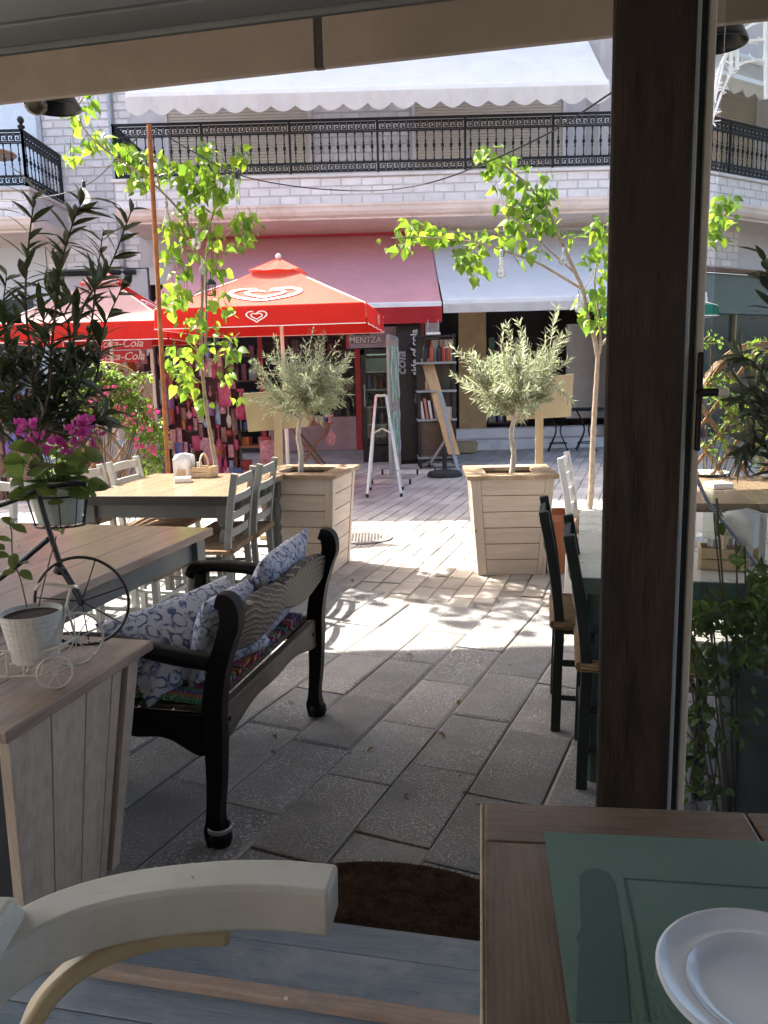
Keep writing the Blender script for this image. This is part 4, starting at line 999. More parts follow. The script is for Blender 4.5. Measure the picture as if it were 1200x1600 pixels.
def sapling(label, Y, trunk, tr, branches, spots, size, dY=.0):
    """trunk and branches: pixel polylines at depth Y (branches carry their own depth offsets); spots: leafy blobs (px, py, rx, ry, count)"""
    g = trunk[0]; base = A(g[0], g[1], Y); base.z = 0
    t = thing('young_tree', label, 'tree', base)
    P = [A(x, y, Y) - base for x, y in trunk]
    if P[0].z > .02: P.insert(0, V((P[0].x - .01, P[0].y, 0)))
    P = smooth_path(P, 5); N = len(P)
    MB().tube(P, [lerp(tr, tr * .55, i / N) * (1 + .08 * math.sin(i * 2.3)) for i in range(N)], 9).build('trunk', M_bark, t, True)
    for pts, r0, y0, y1 in branches:
        Q = [A(x, y, Y + lerp(y0, y1, i / max(1, len(pts) - 1))) - base for i, (x, y) in enumerate(pts)]
        Q = smooth_path(Q, 5); n = len(Q)
        MB().tube(Q, [lerp(r0, r0 * .35, i / n) for i in range(n)], 7).build('branch', M_bark, t, True)
    k = Y / FPX; tw = MB(); extra = [MB(), MB()]; cand = []
    for px, py, rx, ry, cnt in spots:
        for i in range(int(cnt * 1.6)):
            r = rsphere(); dep = Y + rnd(-.22, .22)
            p = A(px + r.x * rx * 1.12, py + r.y * ry * 1.12, dep) - base
            d = V((rnd(-1, 1) * .7 + r.x * .4, rnd(-1, 1) * .6, rnd(-1.3, .25))).normalized()
            nn = V((rnd(-.7, .7), rnd(-1, .4), rnd(.1, 1))).normalized()
            s = size * rnd(.45, 1.1)
            cand.append((p, d, nn, s))
            tw.tube([p, p - d * .05 + V((0, 0, .03))], .0018, 3, cap=False)
    random.shuffle(cand); cand.sort(key=lambda c: -c[3])
    for i, (p, d, nn, s) in enumerate(cand):
        y_ = rnd(0, 1) < .45
        if i < 290: put_leaf(t, random.choice(ME_mul[3:] if y_ else ME_mul[:3]), p, d, nn, s)
        else: add_leaf(extra[y_], HEART, p, d, nn, s, .15, .25)
    for e, m in zip(extra, M_mul):
        if e.v: e.build('small_leaves', m, t, raw=True)['kind'] = 'stuff'
    tw.build('petioles', M_mul[0], t, raw=True)['kind'] = 'stuff'
    return t, base
T1, b1 = sapling('young tree with bright heart shaped leaves beside the rusty pole', 6.7,
    [(339, 745), (331, 690), (324, 650), (317, 590), (313, 548)], .022,
    [([(313, 548), (315, 513), (316, 432), (311, 402), (304, 372), (290, 342), (277, 325), (250, 297), (225, 276), (187, 250), (158, 229), (133, 204), (124, 183)], .014, 0, -.2),
     ([(315, 560), (322, 525), (322, 438), (323, 394), (330, 345), (343, 305), (358, 275)], .012, 0, .15),
     ([(322, 400), (350, 372), (378, 352), (402, 343)], .007, 0, .1), ([(250, 297), (240, 250), (232, 215)], .006, -.05, -.15),
     ([(304, 372), (280, 385), (258, 400)], .006, 0, -.1), ([(316, 450), (290, 470), (265, 485)], .006, 0, .1), ([(318, 590), (345, 545), (375, 520)], .006, 0, .12), ([(125, 190), (118, 172), (128, 155), (160, 110), (200, 60), (240, 10), (280, -40)], .008, -.2, .6),  # long last branch added to reach the unseen shade leaves
     ([(187, 250), (160, 262), (120, 255)], .004, -.1, -.2), ([(317, 600), (295, 585), (275, 590)], .005, 0, .1)],
    [(118, 185, 16, 22, 9), (112, 245, 14, 22, 10), (150, 222, 26, 18, 18), (195, 245, 26, 22, 20), (235, 262, 30, 26, 24), (215, 290, 18, 14, 8), (285, 270, 34, 26, 26), (320, 245, 26, 22, 16), (345, 285, 28, 30, 28), (315, 315, 36, 26, 30),
     (365, 250, 18, 26, 10), (275, 360, 26, 30, 20), (325, 360, 24, 22, 14), (385, 350, 22, 18, 18), (375, 380, 14, 14, 7), (278, 405, 28, 26, 20), (340, 410, 20, 30, 12), (275, 465, 22, 26, 16), (300, 500, 22, 28, 16), (340, 480, 26, 26, 12),
     (285, 560, 26, 26, 20), (345, 540, 26, 28, 18), (290, 600, 22, 18, 10), (320, 630, 14, 14, 4), (355, 590, 14, 18, 5), (370, 620, 10, 10, 3), (140, 160, 12, 14, 5)], .098)
up_ = MB(); uq = V((-2.0, 7.2, 4.62)) - T1.location            # unseen leaves added above the beam to shade the path
for i in range(300):
    r = rsphere(); add_leaf(up_, HEART, uq + V((r.x * .62, r.y * .75, r.z * .36)), V((rnd(-1, 1), rnd(-1, 1), rnd(-1.2, .2))).normalized(), V((rnd(-.7, .7), rnd(-1, .4), rnd(.1, 1))), .125 * rnd(.6, 1.2), .15, .25)
up_.build('shade_leaves', M_mul[0], T1, raw=True)['kind'] = 'stuff'
for i in range(5): MB().tube(smooth_path([A(280, -40, 7.3) - T1.location, uq + V((rnd(-.2, .2), rnd(-.2, .2), -.1)), uq + V((rnd(-.5, .5), rnd(-.6, .6), rnd(-.1, .3)))], 4), .004, 5).build('branch', M_bark, T1, True)  # unseen twigs added to hold the shade leaves
T2, b2 = sapling('young tree with bright leaves and hanging bulbs before the grey awning', 8.1,
    [(921, 792), (924, 760), (926, 700), (929, 640), (932, 590), (934, 556)], .036,
    [([(934, 556), (928, 525), (919, 500), (911, 455), (900, 428), (882, 389), (864, 347), (850, 318), (825, 290), (800, 268), (770, 245)], .024, 0, -.1),
     ([(910, 452), (870, 428), (840, 411), (804, 398), (750, 380), (700, 374), (650, 370), (612, 372)], .014, 0, -.2),
     ([(934, 556), (939, 539), (933, 470), (929, 440), (936, 390), (944, 350)], .014, 0, .15), ([(900, 428), (868, 400), (845, 378), (830, 350)], .010, 0, .12), ([(939, 540), (1000, 470), (1060, 410), (1110, 360), (1135, 330)], .014, .05, .1),
     ([(750, 380), (730, 400), (715, 425)], .005, -.1, -.15), ([(911, 455), (930, 420), (945, 400)], .006, 0, .1)],
    [(650, 362, 40, 18, 26), (625, 388, 18, 16, 8), (685, 372, 26, 14, 12), (735, 372, 30, 16, 14), (730, 405, 28, 22, 22), (745, 425, 14, 10, 5), (765, 250, 28, 24, 16), (795, 275, 34, 30, 24), (815, 320, 34, 36, 34), (850, 330, 26, 34, 22), (800, 370, 28, 26, 20),
     (830, 395, 26, 20, 12), (850, 290, 18, 20, 8), (935, 360, 20, 26, 14), (930, 405, 22, 24, 14), (900, 480, 10, 20, 4), (935, 470, 18, 34, 16), (930, 505, 22, 20, 12), (880, 370, 16, 16, 6), (1125, 345, 26, 34, 26), (1135, 315, 16, 14, 8), (1105, 370, 12, 18, 6), (1050, 420, 10, 40, 8), (597, 375, 8, 6, 1)], .118)

# ---- olives in the planters
M_ol = leafmat('olive_leaf', (.20, .24, .14), (.34, .375, .25), .3, .5, .2)
def olive(label, base, rx, rz_, zc, lean, seed, nshoot, lf_len, up):
    random.seed(seed); t = thing('olive_tree', label, 'tree', base)
    f = V((lean, 0, zc - rz_ * .95)); P = smooth_path([V((0, 0, -.03)), V((lean * .2 + .01, .0, f.z * .35)), V((lean * .5 - .012, .01, f.z * .7)), f], 6)
    MB().tube(P, [lerp(.022, .016, i / len(P)) * (1 + .1 * math.sin(i * 1.9)) for i in range(len(P))], 10).build('trunk', M_olbark, t, True)
    br = MB(); lf = MB(); c = V((lean, 0, zc)); limbs = []
    for i in range(7):
        a = i * 2.4 + rnd(-.3, .3); e = c + V((math.cos(a) * rx * rnd(.4, .65), math.sin(a) * rx * rnd(.35, .6), rnd(-.45, .15) * rz_))
        q = smooth_path([f, f.lerp(e, .4) + V((rnd(-.03, .03), 0, -.025)), e], 5); br.tube(q, [lerp(.010, .004, k / len(q)) for k in range(len(q))], 6); limbs.append(q)
    for j in range(nshoot):
        lead = j < 3
        q = random.choice(limbs); s = q[int(rnd(.35, 1) * (len(q) - 1))]; o = (s - c); o = V((o.x, o.y, 0)); o = o + rsphere() * .25
        d = (V((o.x, o.y, 0)).normalized() * rnd(.25, 1.1) + V((0, 0, rnd(-.25, up))) + rsphere() * .45).normalized(); L = rnd(.14, .30) * (1.2 if d.z > .7 else 1)
        if noise.noise(d * 1.7 + V((seed, 0, 0))) < -.12 and not lead: continue
        if lead: d = (V((rnd(-.5, .5), rnd(-.4, .4), 1))).normalized(); s = c + V((rnd(-.6, .6) * rx, rnd(-.4, .4) * rx, rnd(-.1, .3) * rz_)); L = rnd(.18, .27)
        e = s + d * L + V((0, 0, .03)); k = ((e.x - c.x) / rx) ** 2 + (e.y / rx) ** 2 + ((e.z - c.z) / rz_) ** 2
        if k > 1.25 and not lead: e = s + d * L * .55
        path = smooth_path([s, s.lerp(e, .5) + rsphere() * .02, e], 7); br.tube(path, [lerp(.0032, .0009, i / len(path)) for i in range(len(path))], 4, cap=False); n = len(path); ph = rnd(0, 6)
        for i in range(2, n):
            t_ = (path[i] - path[i - 1]).normalized(); x = t_.orthogonal().normalized(); y = t_.cross(x)
            for m in range(2):
                ang = ph + i * 1.57 + m * PI; o_ = x * math.cos(ang) + y * math.sin(ang)
                add_leaf(lf, DIA, path[i], (t_ * rnd(.5, 1.1) + o_ * rnd(.5, .9)).normalized(), (t_ - o_ * .6 + rsphere() * .3), lf_len * rnd(.65, 1.15), .12, .15)
        add_leaf(lf, DIA, path[-1], t_, rsphere(), lf_len * .8, .12, .1)
    br.build('branches', M_olbark, t, True, raw=True)['kind'] = 'stuff'
    lf.build('crown', M_ol, t, raw=True)['kind'] = 'stuff'
    return t
olive('silvery olive tree growing in the shaded planter before the red umbrella', (PLc.x - .06, PLc.y + .02, .70), .40, .38, .78, .02, 11, 330, .050, 1.0)
olive('silvery olive tree growing in the sunlit planter right of the path', (PR.x + .03, PR.y + .03, .70), .46, .44, .82, .02, 29, 215, .070, 1.4)
random.seed(5)

# ---- dark shrub at the left edge
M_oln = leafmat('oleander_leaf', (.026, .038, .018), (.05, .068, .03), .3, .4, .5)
ME_ole = [leaf_mesh('leaf', LANCE, M_oln, f, c) for f, c in ((.15, .2), (.05, .35), (.25, .05))]
def shrub(label, base, stems, Y, size, per, name='oleander_shrub', seed=3, dens=1.0, mesh=None, stemmat=None):
    random.seed(seed); t = thing(name, label, 'shrub', base); cand = []
    for pts, dy in stems:
        Q = smooth_path([A(x, y, Y + dy) - V(base) for x, y in pts], 6); n = len(Q)
        MB().tube(Q, [lerp(.006, .0018, i / n) for i in range(n)], 6).build('stem', stemmat or M_barkd, t, True)
        for i in range(2, n):
            for j in range(per if rnd(0, 1) < dens else 1):
                d = (Q[i] - Q[i - 1]).normalized(); o = rsphere(); o = (o - d * o.dot(d)).normalized()
                cand.append((Q[i] + d * rnd(-.01, .01), (d * rnd(.3, 1.1) + o * rnd(.7, 1.1)).normalized(), (d * .8 - o * .4 + rsphere() * .5), size * rnd(.6, 1.15)))
    cand.sort(key=lambda q: -q[3]); ex = MB()
    for i, q in enumerate(cand):
        if i < 290: put_leaf(t, random.choice(mesh or ME_ole), *q)
        else: add_leaf(ex, LANCE, *q, .12, .2)
    if ex.v: ex.build('small_leaves', M_oln, t, raw=True)['kind'] = 'stuff'
    return t
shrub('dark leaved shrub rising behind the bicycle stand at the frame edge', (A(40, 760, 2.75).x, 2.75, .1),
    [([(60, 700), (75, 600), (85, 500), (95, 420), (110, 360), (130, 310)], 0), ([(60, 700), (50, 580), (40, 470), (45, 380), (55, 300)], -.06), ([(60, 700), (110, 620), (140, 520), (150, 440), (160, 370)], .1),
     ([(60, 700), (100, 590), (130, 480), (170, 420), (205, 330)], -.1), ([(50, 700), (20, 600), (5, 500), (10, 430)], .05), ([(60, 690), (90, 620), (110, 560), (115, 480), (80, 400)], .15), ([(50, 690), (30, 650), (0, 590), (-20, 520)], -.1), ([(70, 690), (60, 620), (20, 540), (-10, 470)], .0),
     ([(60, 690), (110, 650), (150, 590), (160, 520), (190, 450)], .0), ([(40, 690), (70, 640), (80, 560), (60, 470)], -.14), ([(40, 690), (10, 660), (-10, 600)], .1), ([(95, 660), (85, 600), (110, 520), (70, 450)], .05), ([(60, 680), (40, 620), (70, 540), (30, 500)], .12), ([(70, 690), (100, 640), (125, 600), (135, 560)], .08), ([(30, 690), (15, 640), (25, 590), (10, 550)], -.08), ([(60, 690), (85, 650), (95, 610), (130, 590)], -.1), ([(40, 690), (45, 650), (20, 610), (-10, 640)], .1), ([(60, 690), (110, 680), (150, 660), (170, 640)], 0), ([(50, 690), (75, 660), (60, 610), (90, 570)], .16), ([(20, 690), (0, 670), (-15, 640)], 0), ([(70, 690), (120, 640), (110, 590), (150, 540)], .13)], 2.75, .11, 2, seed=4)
# pot of the shrub (partly behind the planter)
pt = thing('plant_pot', 'dark pot of the tall shrub hidden behind the planter box', 'pot', (A(40, 760, 2.75).x, 2.75, 0))
MB().lathe([(.001, .01), (.13, .01), (.17, .36), (.185, .36), (.185, .40), (.165, .40), (.15, .34), (.001, .34)], 20, cap=False).build('body', mat('dark_clay', (.05, .04, .035), .7, .3, 8), pt, True)

# ---- bicycle stand with geranium (black), on the planter lid
M_bk = mat('bike_black', (.008, .008, .009), .4, .3, 20); M_wt = mat('wire_cream', (.55, .52, .45), .5, .12, 15)
def wheel(par, c, r, tr, nsp, m, ax, nm='wheel'):
    """ax: wheel axis (unit)"""
    R = frame(V((0, 0, 1)), ax); M = Matrix.Translation(c) @ Matrix((ax.cross(V((0, 0, 1))).normalized(), V((0, 0, 1)), ax)).transposed().to_4x4()
    b = MB(); ring = [V((r * math.cos(2 * PI * i / 40), r * math.sin(2 * PI * i / 40), 0)) for i in range(41)]
    b.tube([M @ p for p in ring], tr, 8, cap=False); o = b.build(nm, m, par, True)
    for i in range(nsp):
        a = 2 * PI * i / nsp + .3; MB().tube([M @ V((0, 0, 0)), M @ V((r * math.cos(a), r * math.sin(a), 0))], tr * .45, 6).build('spoke', m, o, True)
    MB().tube([M @ V((0, 0, -tr * 2.2)), M @ V((0, 0, tr * 2.2))], tr * 2.2, 10).build('hub', m, o, True); return o
wb = G(128, 1008, zl); YB = wb.y
bs = thing('bicycle_planter', 'black metal bicycle shaped plant stand with one large wheel', 'plant stand', wb)
def LB_(px, py, Y=None): return A(px, py, Y or YB) - wb
wr = LB_(128, 875).z / 2 + .004
wc = V((LB_(128, 940).x, 0, wr)); bdir = V((1, .10, 0)).normalized(); bax = V((-.10, 1, 0)).normalized()
wheel(bs, wc, wr, .0045, 7, M_bk, bax)
fk = [wc, LB_(103, 880), LB_(85, 865), LB_(72, 815), LB_(62, 780), LB_(52, 760)]
MB().tube([LB_(95, 885), LB_(72, 815), LB_(60, 775)], .008, 8).build('fork', M_bk, bs, True)
for s in (-1, 1): MB().tube([wc + bax * .014 * s, LB_(95, 885) + bax * .012 * s], .005, 6).build('fork_blade', M_bk, bs, True)
MB().tube(smooth_path([LB_(-40, 800), LB_(15, 785), LB_(60, 765), LB_(110, 756), LB_(136, 757)], 4), .006, 8).build('handlebar', M_bk, bs, True)
MB().tube([LB_(75, 842), LB_(30, 880), LB_(-60, 950)], .008, 8).build('frame_tube', M_bk, bs, True)
MB().tube([LB_(95, 885), LB_(90, 895)], .014, 10).build('clamp', M_bk, bs)
MB().tube([LB_(-60, 950), V((LB_(-60, 950).x, 0, 0))], .008, 8).build('rear_support', M_bk, bs, True)
gp = LB_(78, 829); gc = V((gp.x, .07, gp.z + .003))                     # basket floor centre
for z, r in ((0, .066), (.085, .084)):
    ringp = [gc + V((r * 1.1 * math.cos(2 * PI * i / 24), r * .8 * math.sin(2 * PI * i / 24), z)) for i in range(25)]
    MB().tube(ringp, .0028, 6, cap=False).build('basket_ring', M_bk, bs, True)
for i in range(10):
    a = 2 * PI * i / 10; MB().tube([gc + V((.068 * math.cos(a), .05 * math.sin(a), 0)), gc + V((.086 * math.cos(a), .062 * math.sin(a), .085))], .002, 5).build('basket_wire', M_bk, bs)
for i in (-1, 0, 1): MB().tube([gc + V((i * .03, -.048, 0)), gc + V((i * .03, .048, 0))], .0025, 5).build('basket_floor_wire', M_bk, bs)
M_pot = mat('pale_green_pot', (.40, .46, .42), .5, .08, 5)
gw = wb + gc
po = thing('flower_pot', 'pale green oval pot in the black bicycle basket', 'pot', gw + V((0, 0, .004)))
b = MB(); prof = [(.001, 0), (.056, 0), (.076, .108), (.081, .110), (.081, .122), (.074, .122), (.07, .10), (.001, .10)]
b.lathe(prof, 24, Matrix.Diagonal((1.05, .72, 1, 1)), cap=False); b.build('body', M_pot, po, True)
M_ger = leafmat('geranium_leaf', (.08, .13, .03), (.15, .20, .05), .4, .55, .5); ME_ger = [leaf_mesh('leaf', ROUND, M_ger, f, c) for f, c in ((.2, .2), (-.15, .3), (.1, .1))]
M_pet = leafmat('magenta_petal', (.30, .035, .17), (.42, .07, .26), .4, .6, .25); ME_pet = leaf_mesh('petal', [(0, .06), (.3, .2), (.65, .33), (.9, .27), (1, .12)], M_pet, .1, .25)
ge = thing('geranium', 'potted geranium with magenta flower heads above the bicycle basket', 'flower', gw + V((0, 0, .105)))
for i in range(58):
    a = rnd(0, 2 * PI); r = math.sqrt(rnd(.02, 1)); hz_ = rnd(.0, .10)
    tip = V((r * .105 * math.cos(a), r * .075 * math.sin(a), .02 + hz_ - .05 * r * r * (1 if hz_ < .04 else 0)))
    MB().tube([V((tip.x * .2, tip.y * .2, -.02)), tip * .6 + V((0, 0, .01)), tip], .0014, 4, cap=False).build('stalk', M_ger, ge)
    put_leaf(ge, random.choice(ME_ger), tip, (V((math.cos(a), math.sin(a), rnd(-.6, .3))) + rsphere() * .4).normalized(), V((rnd(-.4, .4), rnd(-1, .2), 1)), rnd(.034, .056))
for px, py in ((48, 672), (62, 690), (40, 665), (118, 672), (132, 665), (88, 698), (112, 700), (140, 680)):
    c = A(px, py, gw.y + rnd(-.05, .03)) - ge.location; MB().tube([V((c.x * .2, 0, 0)), c * .6, c], .0016, 4, cap=False).build('stalk', M_ger, ge)
    fl = MB().ball((0, 0, 0), .004, 6).build('flower_head', M_ger, ge); fl.location = c
    for k in range(17):
        d = rsphere().normalized(); d = (d + V((0, -.4, .3))).normalized(); put_leaf(fl, ME_pet, d * rnd(.006, .02), d, rsphere(), rnd(.017, .027), 'petal')

# ---- small white wire bicycle with a pot, in front on the lid
wp = G(85, 1076, zl); YW = wp.y
wbk = thing('wire_bicycle', 'small cream wire tricycle plant holder on the planter lid', 'plant stand', wp)
def LW(px, py, dy=0): return A(px, py, YW + dy) - wp
def wheel_px(cx, cy, rpx, dy, nm='wheel'):
    c = LW(cx, cy, dy); r = rpx * (YW + dy) / FPX * 1.0; c.z = max(c.z, r + .001) if nm == 'wheel' and cy > 1000 and dy <= .0 else c.z
    wheel(wbk, c, r, .0034, 8, M_wt, V((-.35, .94, 0)).normalized(), nm)
wheel_px(86, 1052, 27, 0); wheel_px(20, 1040, 25, .10); 
cF = LW(118, 997, .16); rF = cF.z - .003; wheel(wbk, V((cF.x, cF.y, rF)), rF, .0034, 10, M_wt, V((-.55, .83, 0)).normalized())
for pts in ([(0, 1018), (68, 1018), (92, 1010)], [(68, 1018), (66, 1055)], [(0, 1058), (66, 1055), (95, 1040)], [(92, 1010), (95, 1040)], [(10, 1018), (12, 1058)], [(38, 1018), (38, 1056)], [(92, 1012), (104, 945), (112, 915)], [(104, 945), (118, 995)], [(92, 1010), (118, 997)]):
    n = len(pts); MB().tube([LW(x, y, .02 + (.12 if x > 100 else 0) * .6) for x, y in pts], .0034, 6).build('wire', M_wt, wbk, True)
MB().tube(smooth_path([LW(56, 922, .08), LW(66, 912, .08), LW(104, 916, .08), LW(118, 916, .08), LW(123, 918, .05)], 4), .004, 6).build('handlebar', M_wt, wbk, True)
pp = LW(48, 1036, .03); wpot = thing('flower_pot', 'white dimpled pot standing in the cream wire tricycle', 'pot', wp + pp + V((0, .03, .0)))
def dimple():
    t = NT('dimpled_white'); v = t.coord((1, 1, 1)); vo = t.n('TexVoronoi'); vo.inputs['Scale'].default_value = 75; vo.inputs['Randomness'].default_value = .1; t.l(v, vo.inputs['Vector'])
    t.b.inputs['Base Color'].default_value = (.52, .51, .47, 1); t.b.inputs['Roughness'].default_value = .5; t.bump(vo.outputs['Distance'], .5, .006); return t.m
rp = 50 * YW / FPX; hp = 84 * YW / FPX
MB().lathe([(.001, 0), (rp * .72, 0), (rp, hp * .97), (rp, hp), (rp * .95, hp), (rp * .92, hp * .9), (.001, hp * .9)], 32, cap=False).build('body', dimple(), wpot, True)
MB().lathe([(.001, hp * .905), (rp * .91, hp * .905)], 24, cap=False).build('soil', M_soil, wpot)
sp = thing('potted_sprig', 'sparse leafy sprig growing from the white dimpled pot', 'plant', wpot.location + V((0, 0, hp * .9)))
M_spr = leafmat('sprig_leaf', (.07, .10, .03), (.12, .16, .05), .4, .45, .3); ME_spr = [leaf_mesh('leaf', OVAL, M_spr, .15, .2), leaf_mesh('leaf', OVAL, M_spr, .05, .35)]
for pts, lv in (([(42, 948), (32, 905), (20, 870), (18, 830), (12, 812)], [(10, 812), (20, 815), (4, 840), (30, 846), (5, 868), (22, 872), (34, 878), (0, 855), (38, 895), (12, 895), (26, 822)]), ([(60, 948), (75, 885), (88, 838)], [(92, 828), (97, 833)])):
    Q = [A(x, y, wpot.location.y) - sp.location for x, y in pts]; MB().tube(smooth_path(Q, 4), .0016, 5).build('stem', M_barkd, sp, True)
    for x, y in lv:
        p = A(x, y, wpot.location.y + rnd(-.03, .03)) - sp.location; d = V((rnd(-1, 1), rnd(-.6, .3), rnd(-.5, .4))).normalized(); put_leaf(sp, random.choice(ME_spr), p - d * .015, d, V((rnd(-.3, .3), -.5, 1)), rnd(.034, .048) if x < 60 else .02)

# ---- bamboo trellises with climbers
M_bam = wood('bamboo', (.22, .12, .06), (.40, .25, .14), 'z', .5, 9, .3, bump=.2)
M_clm = leafmat('climber_leaf', (.09, .17, .03), (.17, .26, .05), .55, .4, .4)
def trellis(label, Y, x0, x1, ztop, arch, seed, rz=0):
    t = thing('bamboo_trellis', label, 'trellis', (lerp(x0, x1, .5), Y, 0), rz); h = (x1 - x0) / 2; k = .16
    lim = lambda x: ztop + arch * (math.sqrt(max(0, 1 - (x / h) ** 2)) if arch else 0)
    for s in (-1, 1):
        c = -3 * h
        while c < 4 * h + 2:
            # line x = s*(z - c) clipped to the panel
            pts = []
            for i in range(61):
                z = .35 + i * (ztop + arch - .35) / 60; x = s * (z * .75 - c)
                if abs(x) < h and z < lim(x): pts.append(V((x, .012 * s, z)))
            if len(pts) > 3:
                for o in (-.009, 0, .009): MB().tube([pts[0] + V((o * 1.3, o * .3, 0)), pts[-1] + V((o * 1.3, -o * .3, 0))], .0045, 5).build('cane', M_bam, t, True)
            c += k
    for x in (-h, h):
        for o in (-.012, 0, .012): MB().tube([(x + o, abs(o), 0), (x + o, abs(o), lim(x * .98))], .008, 6).build('upright_cane', M_bam, t, True)
    for o in (0, .014, .028): MB().tube([(h * math.cos(a), -.01 + o * .5, ztop + (arch + o) * math.sin(a)) for a in [PI * i / 20 for i in range(21)]], .007, 6).build('arch_cane', M_bam, t, True)
    return t
def climber(label, Y, blobs, seed, size=.05, name='climbing_plant', base=None, m=None, vines=14):
    random.seed(seed); b0 = V(base) if base else V((A(blobs[0][0], blobs[0][1], Y).x, Y, 0)); t = thing(name, label, 'plant', b0); lf = MB(); vn = MB()
    for px, py, rx, ry, cnt in blobs:
        for i in range(cnt):
            r = rsphere(); p = A(px + r.x * rx, py + r.y * ry, Y + rnd(-.14, .10)) - b0
            add_leaf(lf, OVAL, p, (rsphere() + V((0, 0, -.2))).normalized(), V((rnd(-.6, .6), rnd(-1, .3), rnd(0, 1))), size * rnd(.55, 1.25), .12, .2)
        for i in range(max(2, cnt // (vines + 8))):
            q = [A(px + rnd(-1, 1) * rx, py + rnd(-1, 1) * ry, Y + rnd(-.08, .06)) - b0 for _ in range(3)]; vn.tube(smooth_path([V((q[0].x * .3, 0, max(0, q[0].z - .6)))] + q[:1] + q[1:], 4), .0025, 4, cap=False)
    lf.build('foliage', m or M_clm, t, raw=True)['kind'] = 'stuff'; vn.build('vines', M_barkd, t, raw=True)['kind'] = 'stuff'; return t
trellis('bamboo lattice trellis with arched top behind the sunlit table', 6.75, -2.62, -1.93, 1.25, .3, 1, .0)
climber('leafy climber spilling over the left bamboo trellis', 6.65, [(150, 590, 50, 28, 320), (120, 620, 34, 40, 260), (180, 620, 40, 40, 260), (215, 650, 30, 40, 200), (240, 690, 26, 40, 200), (95, 690, 20, 40, 110), (110, 740, 26, 26, 90), (235, 730, 20, 20, 80), (200, 590, 40, 14, 60)], 31)
bl_ = MB(); cb_ = bpy.data.objects['climbing_plant'].location
for px, py in ((150, 622), (205, 655), (215, 690), (190, 640), (228, 668), (120, 655), (240, 640), (236, 705), (170, 605)):
    for k in range(9):
        p = A(px + rnd(-9, 9), py + rnd(-8, 8), 6.5 + rnd(-.05, .05)) - cb_; add_leaf(bl_, OVAL, p, rsphere().normalized(), V((rnd(-.5, .5), -1, rnd(-.2, .8))), rnd(.03, .05), .1, .2)
bl_.build('blossoms', leafmat('pink_blossom', (.50, .05, .16), (.60, .12, .24), .5, .6, .2), bpy.data.objects['climbing_plant'], raw=True)['kind'] = 'stuff'
trellis('arched bamboo trellis seen through the glass door', 5.0, 1.92, 2.75, 1.12, .42, 2, .12)
climber('leafy climber twining through the arched trellis behind the glass', 4.95, [(1110, 530, 20, 16, 30), (1185, 550, 20, 30, 60), (1130, 610, 34, 30, 130), (1160, 650, 40, 40, 170), (1120, 690, 24, 26, 60), (1190, 700, 20, 40, 90), (1200, 600, 24, 40, 120)], 32, .034)
# ---- dark shrub and herb bush behind the glass
shrub('dark narrow leaved shrub beyond the glass door at the frame edge', (A(1215, 900, 2.25).x, 2.25, .3), [([(1225, 800), (1220, 700), (1205, 620), (1180, 570), (1155, 555)], 0), ([(1230, 800), (1220, 650), (1212, 540), (1205, 470), (1195, 400)], .05), ([(1230, 780), (1210, 720), (1185, 690), (1160, 700)], -.05), ([(1225, 760), (1195, 640), (1175, 610), (1160, 625)], .05), ([(1225, 740), (1205, 660), (1185, 640), (1165, 720)], -.02)], 2.25, .10, 2, seed=9)
M_herb = leafmat('herb_leaf', (.05, .09, .02), (.10, .15, .035), .4, .5, .4)
hb = V((A(1170, 1200, 2.0).x, 2.0, DZ))
climber('tangled green herb bush growing in the dark tub behind the glass', 2.0, [(1188, 920, 22, 50, 90), (1130, 960, 50, 30, 120), (1080, 965, 30, 34, 90), (1095, 1035, 44, 50, 90), (1165, 1010, 40, 50, 120), (1130, 1115, 60, 60, 80), (1080, 1180, 30, 50, 40), (1100, 1235, 40, 20, 26), (1158, 870, 10, 24, 8), (1122, 810, 5, 24, 6), (1200, 960, 30, 60, 80)], 33, .032, 'herb_bush', hb, M_herb, 30)
tub = thing('plant_tub', 'dark grey tub holding the herb bush behind the glass', 'pot', (A(1215, 1200, 2.02).x, 2.05, 0))
MB().lathe([(.001, .0), (.12, .0), (.15, .62), (.165, .62), (.165, .66), (.145, .66), (.13, .6), (.001, .6)], 24, cap=False).build('body', mat('tub_grey', (.07, .085, .09), .6, .2, 5), tub, True)
# ================================================================ PARASOLS
random.seed(17)
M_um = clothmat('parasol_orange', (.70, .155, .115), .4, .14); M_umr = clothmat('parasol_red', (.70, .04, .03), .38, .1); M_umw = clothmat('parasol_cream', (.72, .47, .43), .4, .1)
M_logo = mat('logo_white', (.82, .80, .76), .7, .05, 5); M_pole = mat('cream_pole', (.62, .56, .48), .45, .1, 6)
def stroke(b, pts, w, f):
    """flat ribbon of width w (list allowed) along 2-D points, f maps 2-D to the surface"""
    n = len(pts); k = len(b.v)
    for i, p in enumerate(pts):
        a, c = pts[max(0, i - 1)], pts[min(n - 1, i + 1)]; t = V((c[0] - a[0], c[1] - a[1])).normalized(); ww = (w[i] if hasattr(w, '__len__') else w) / 2
        b.v += [tuple(f(p[0] - t.y * ww, p[1] + t.x * ww)), tuple(f(p[0] + t.y * ww, p[1] - t.x * ww))]
        if i: o = k + 2 * i; b.f.append((o - 2, o - 1, o + 1, o))
def heart(t0, t1, s, n=40):
    r = []
    for i in range(n + 1):
        t = lerp(t0, t1, i / n); r.append((s * math.sin(t) ** 3, s * (13 * math.cos(t) - 5 * math.cos(2 * t) - 2 * math.cos(3 * t) - math.cos(4 * t)) / 16))
    return r
def swirl():
    return [(.55 * x + .47 * math.sin(t), .42 * y + .50 * math.cos(t)) for (x, y), t in zip(heart(.2, 2 * PI - .55, 1), [lerp(.2, 2 * PI - .55, i / 40) for i in range(41)])]
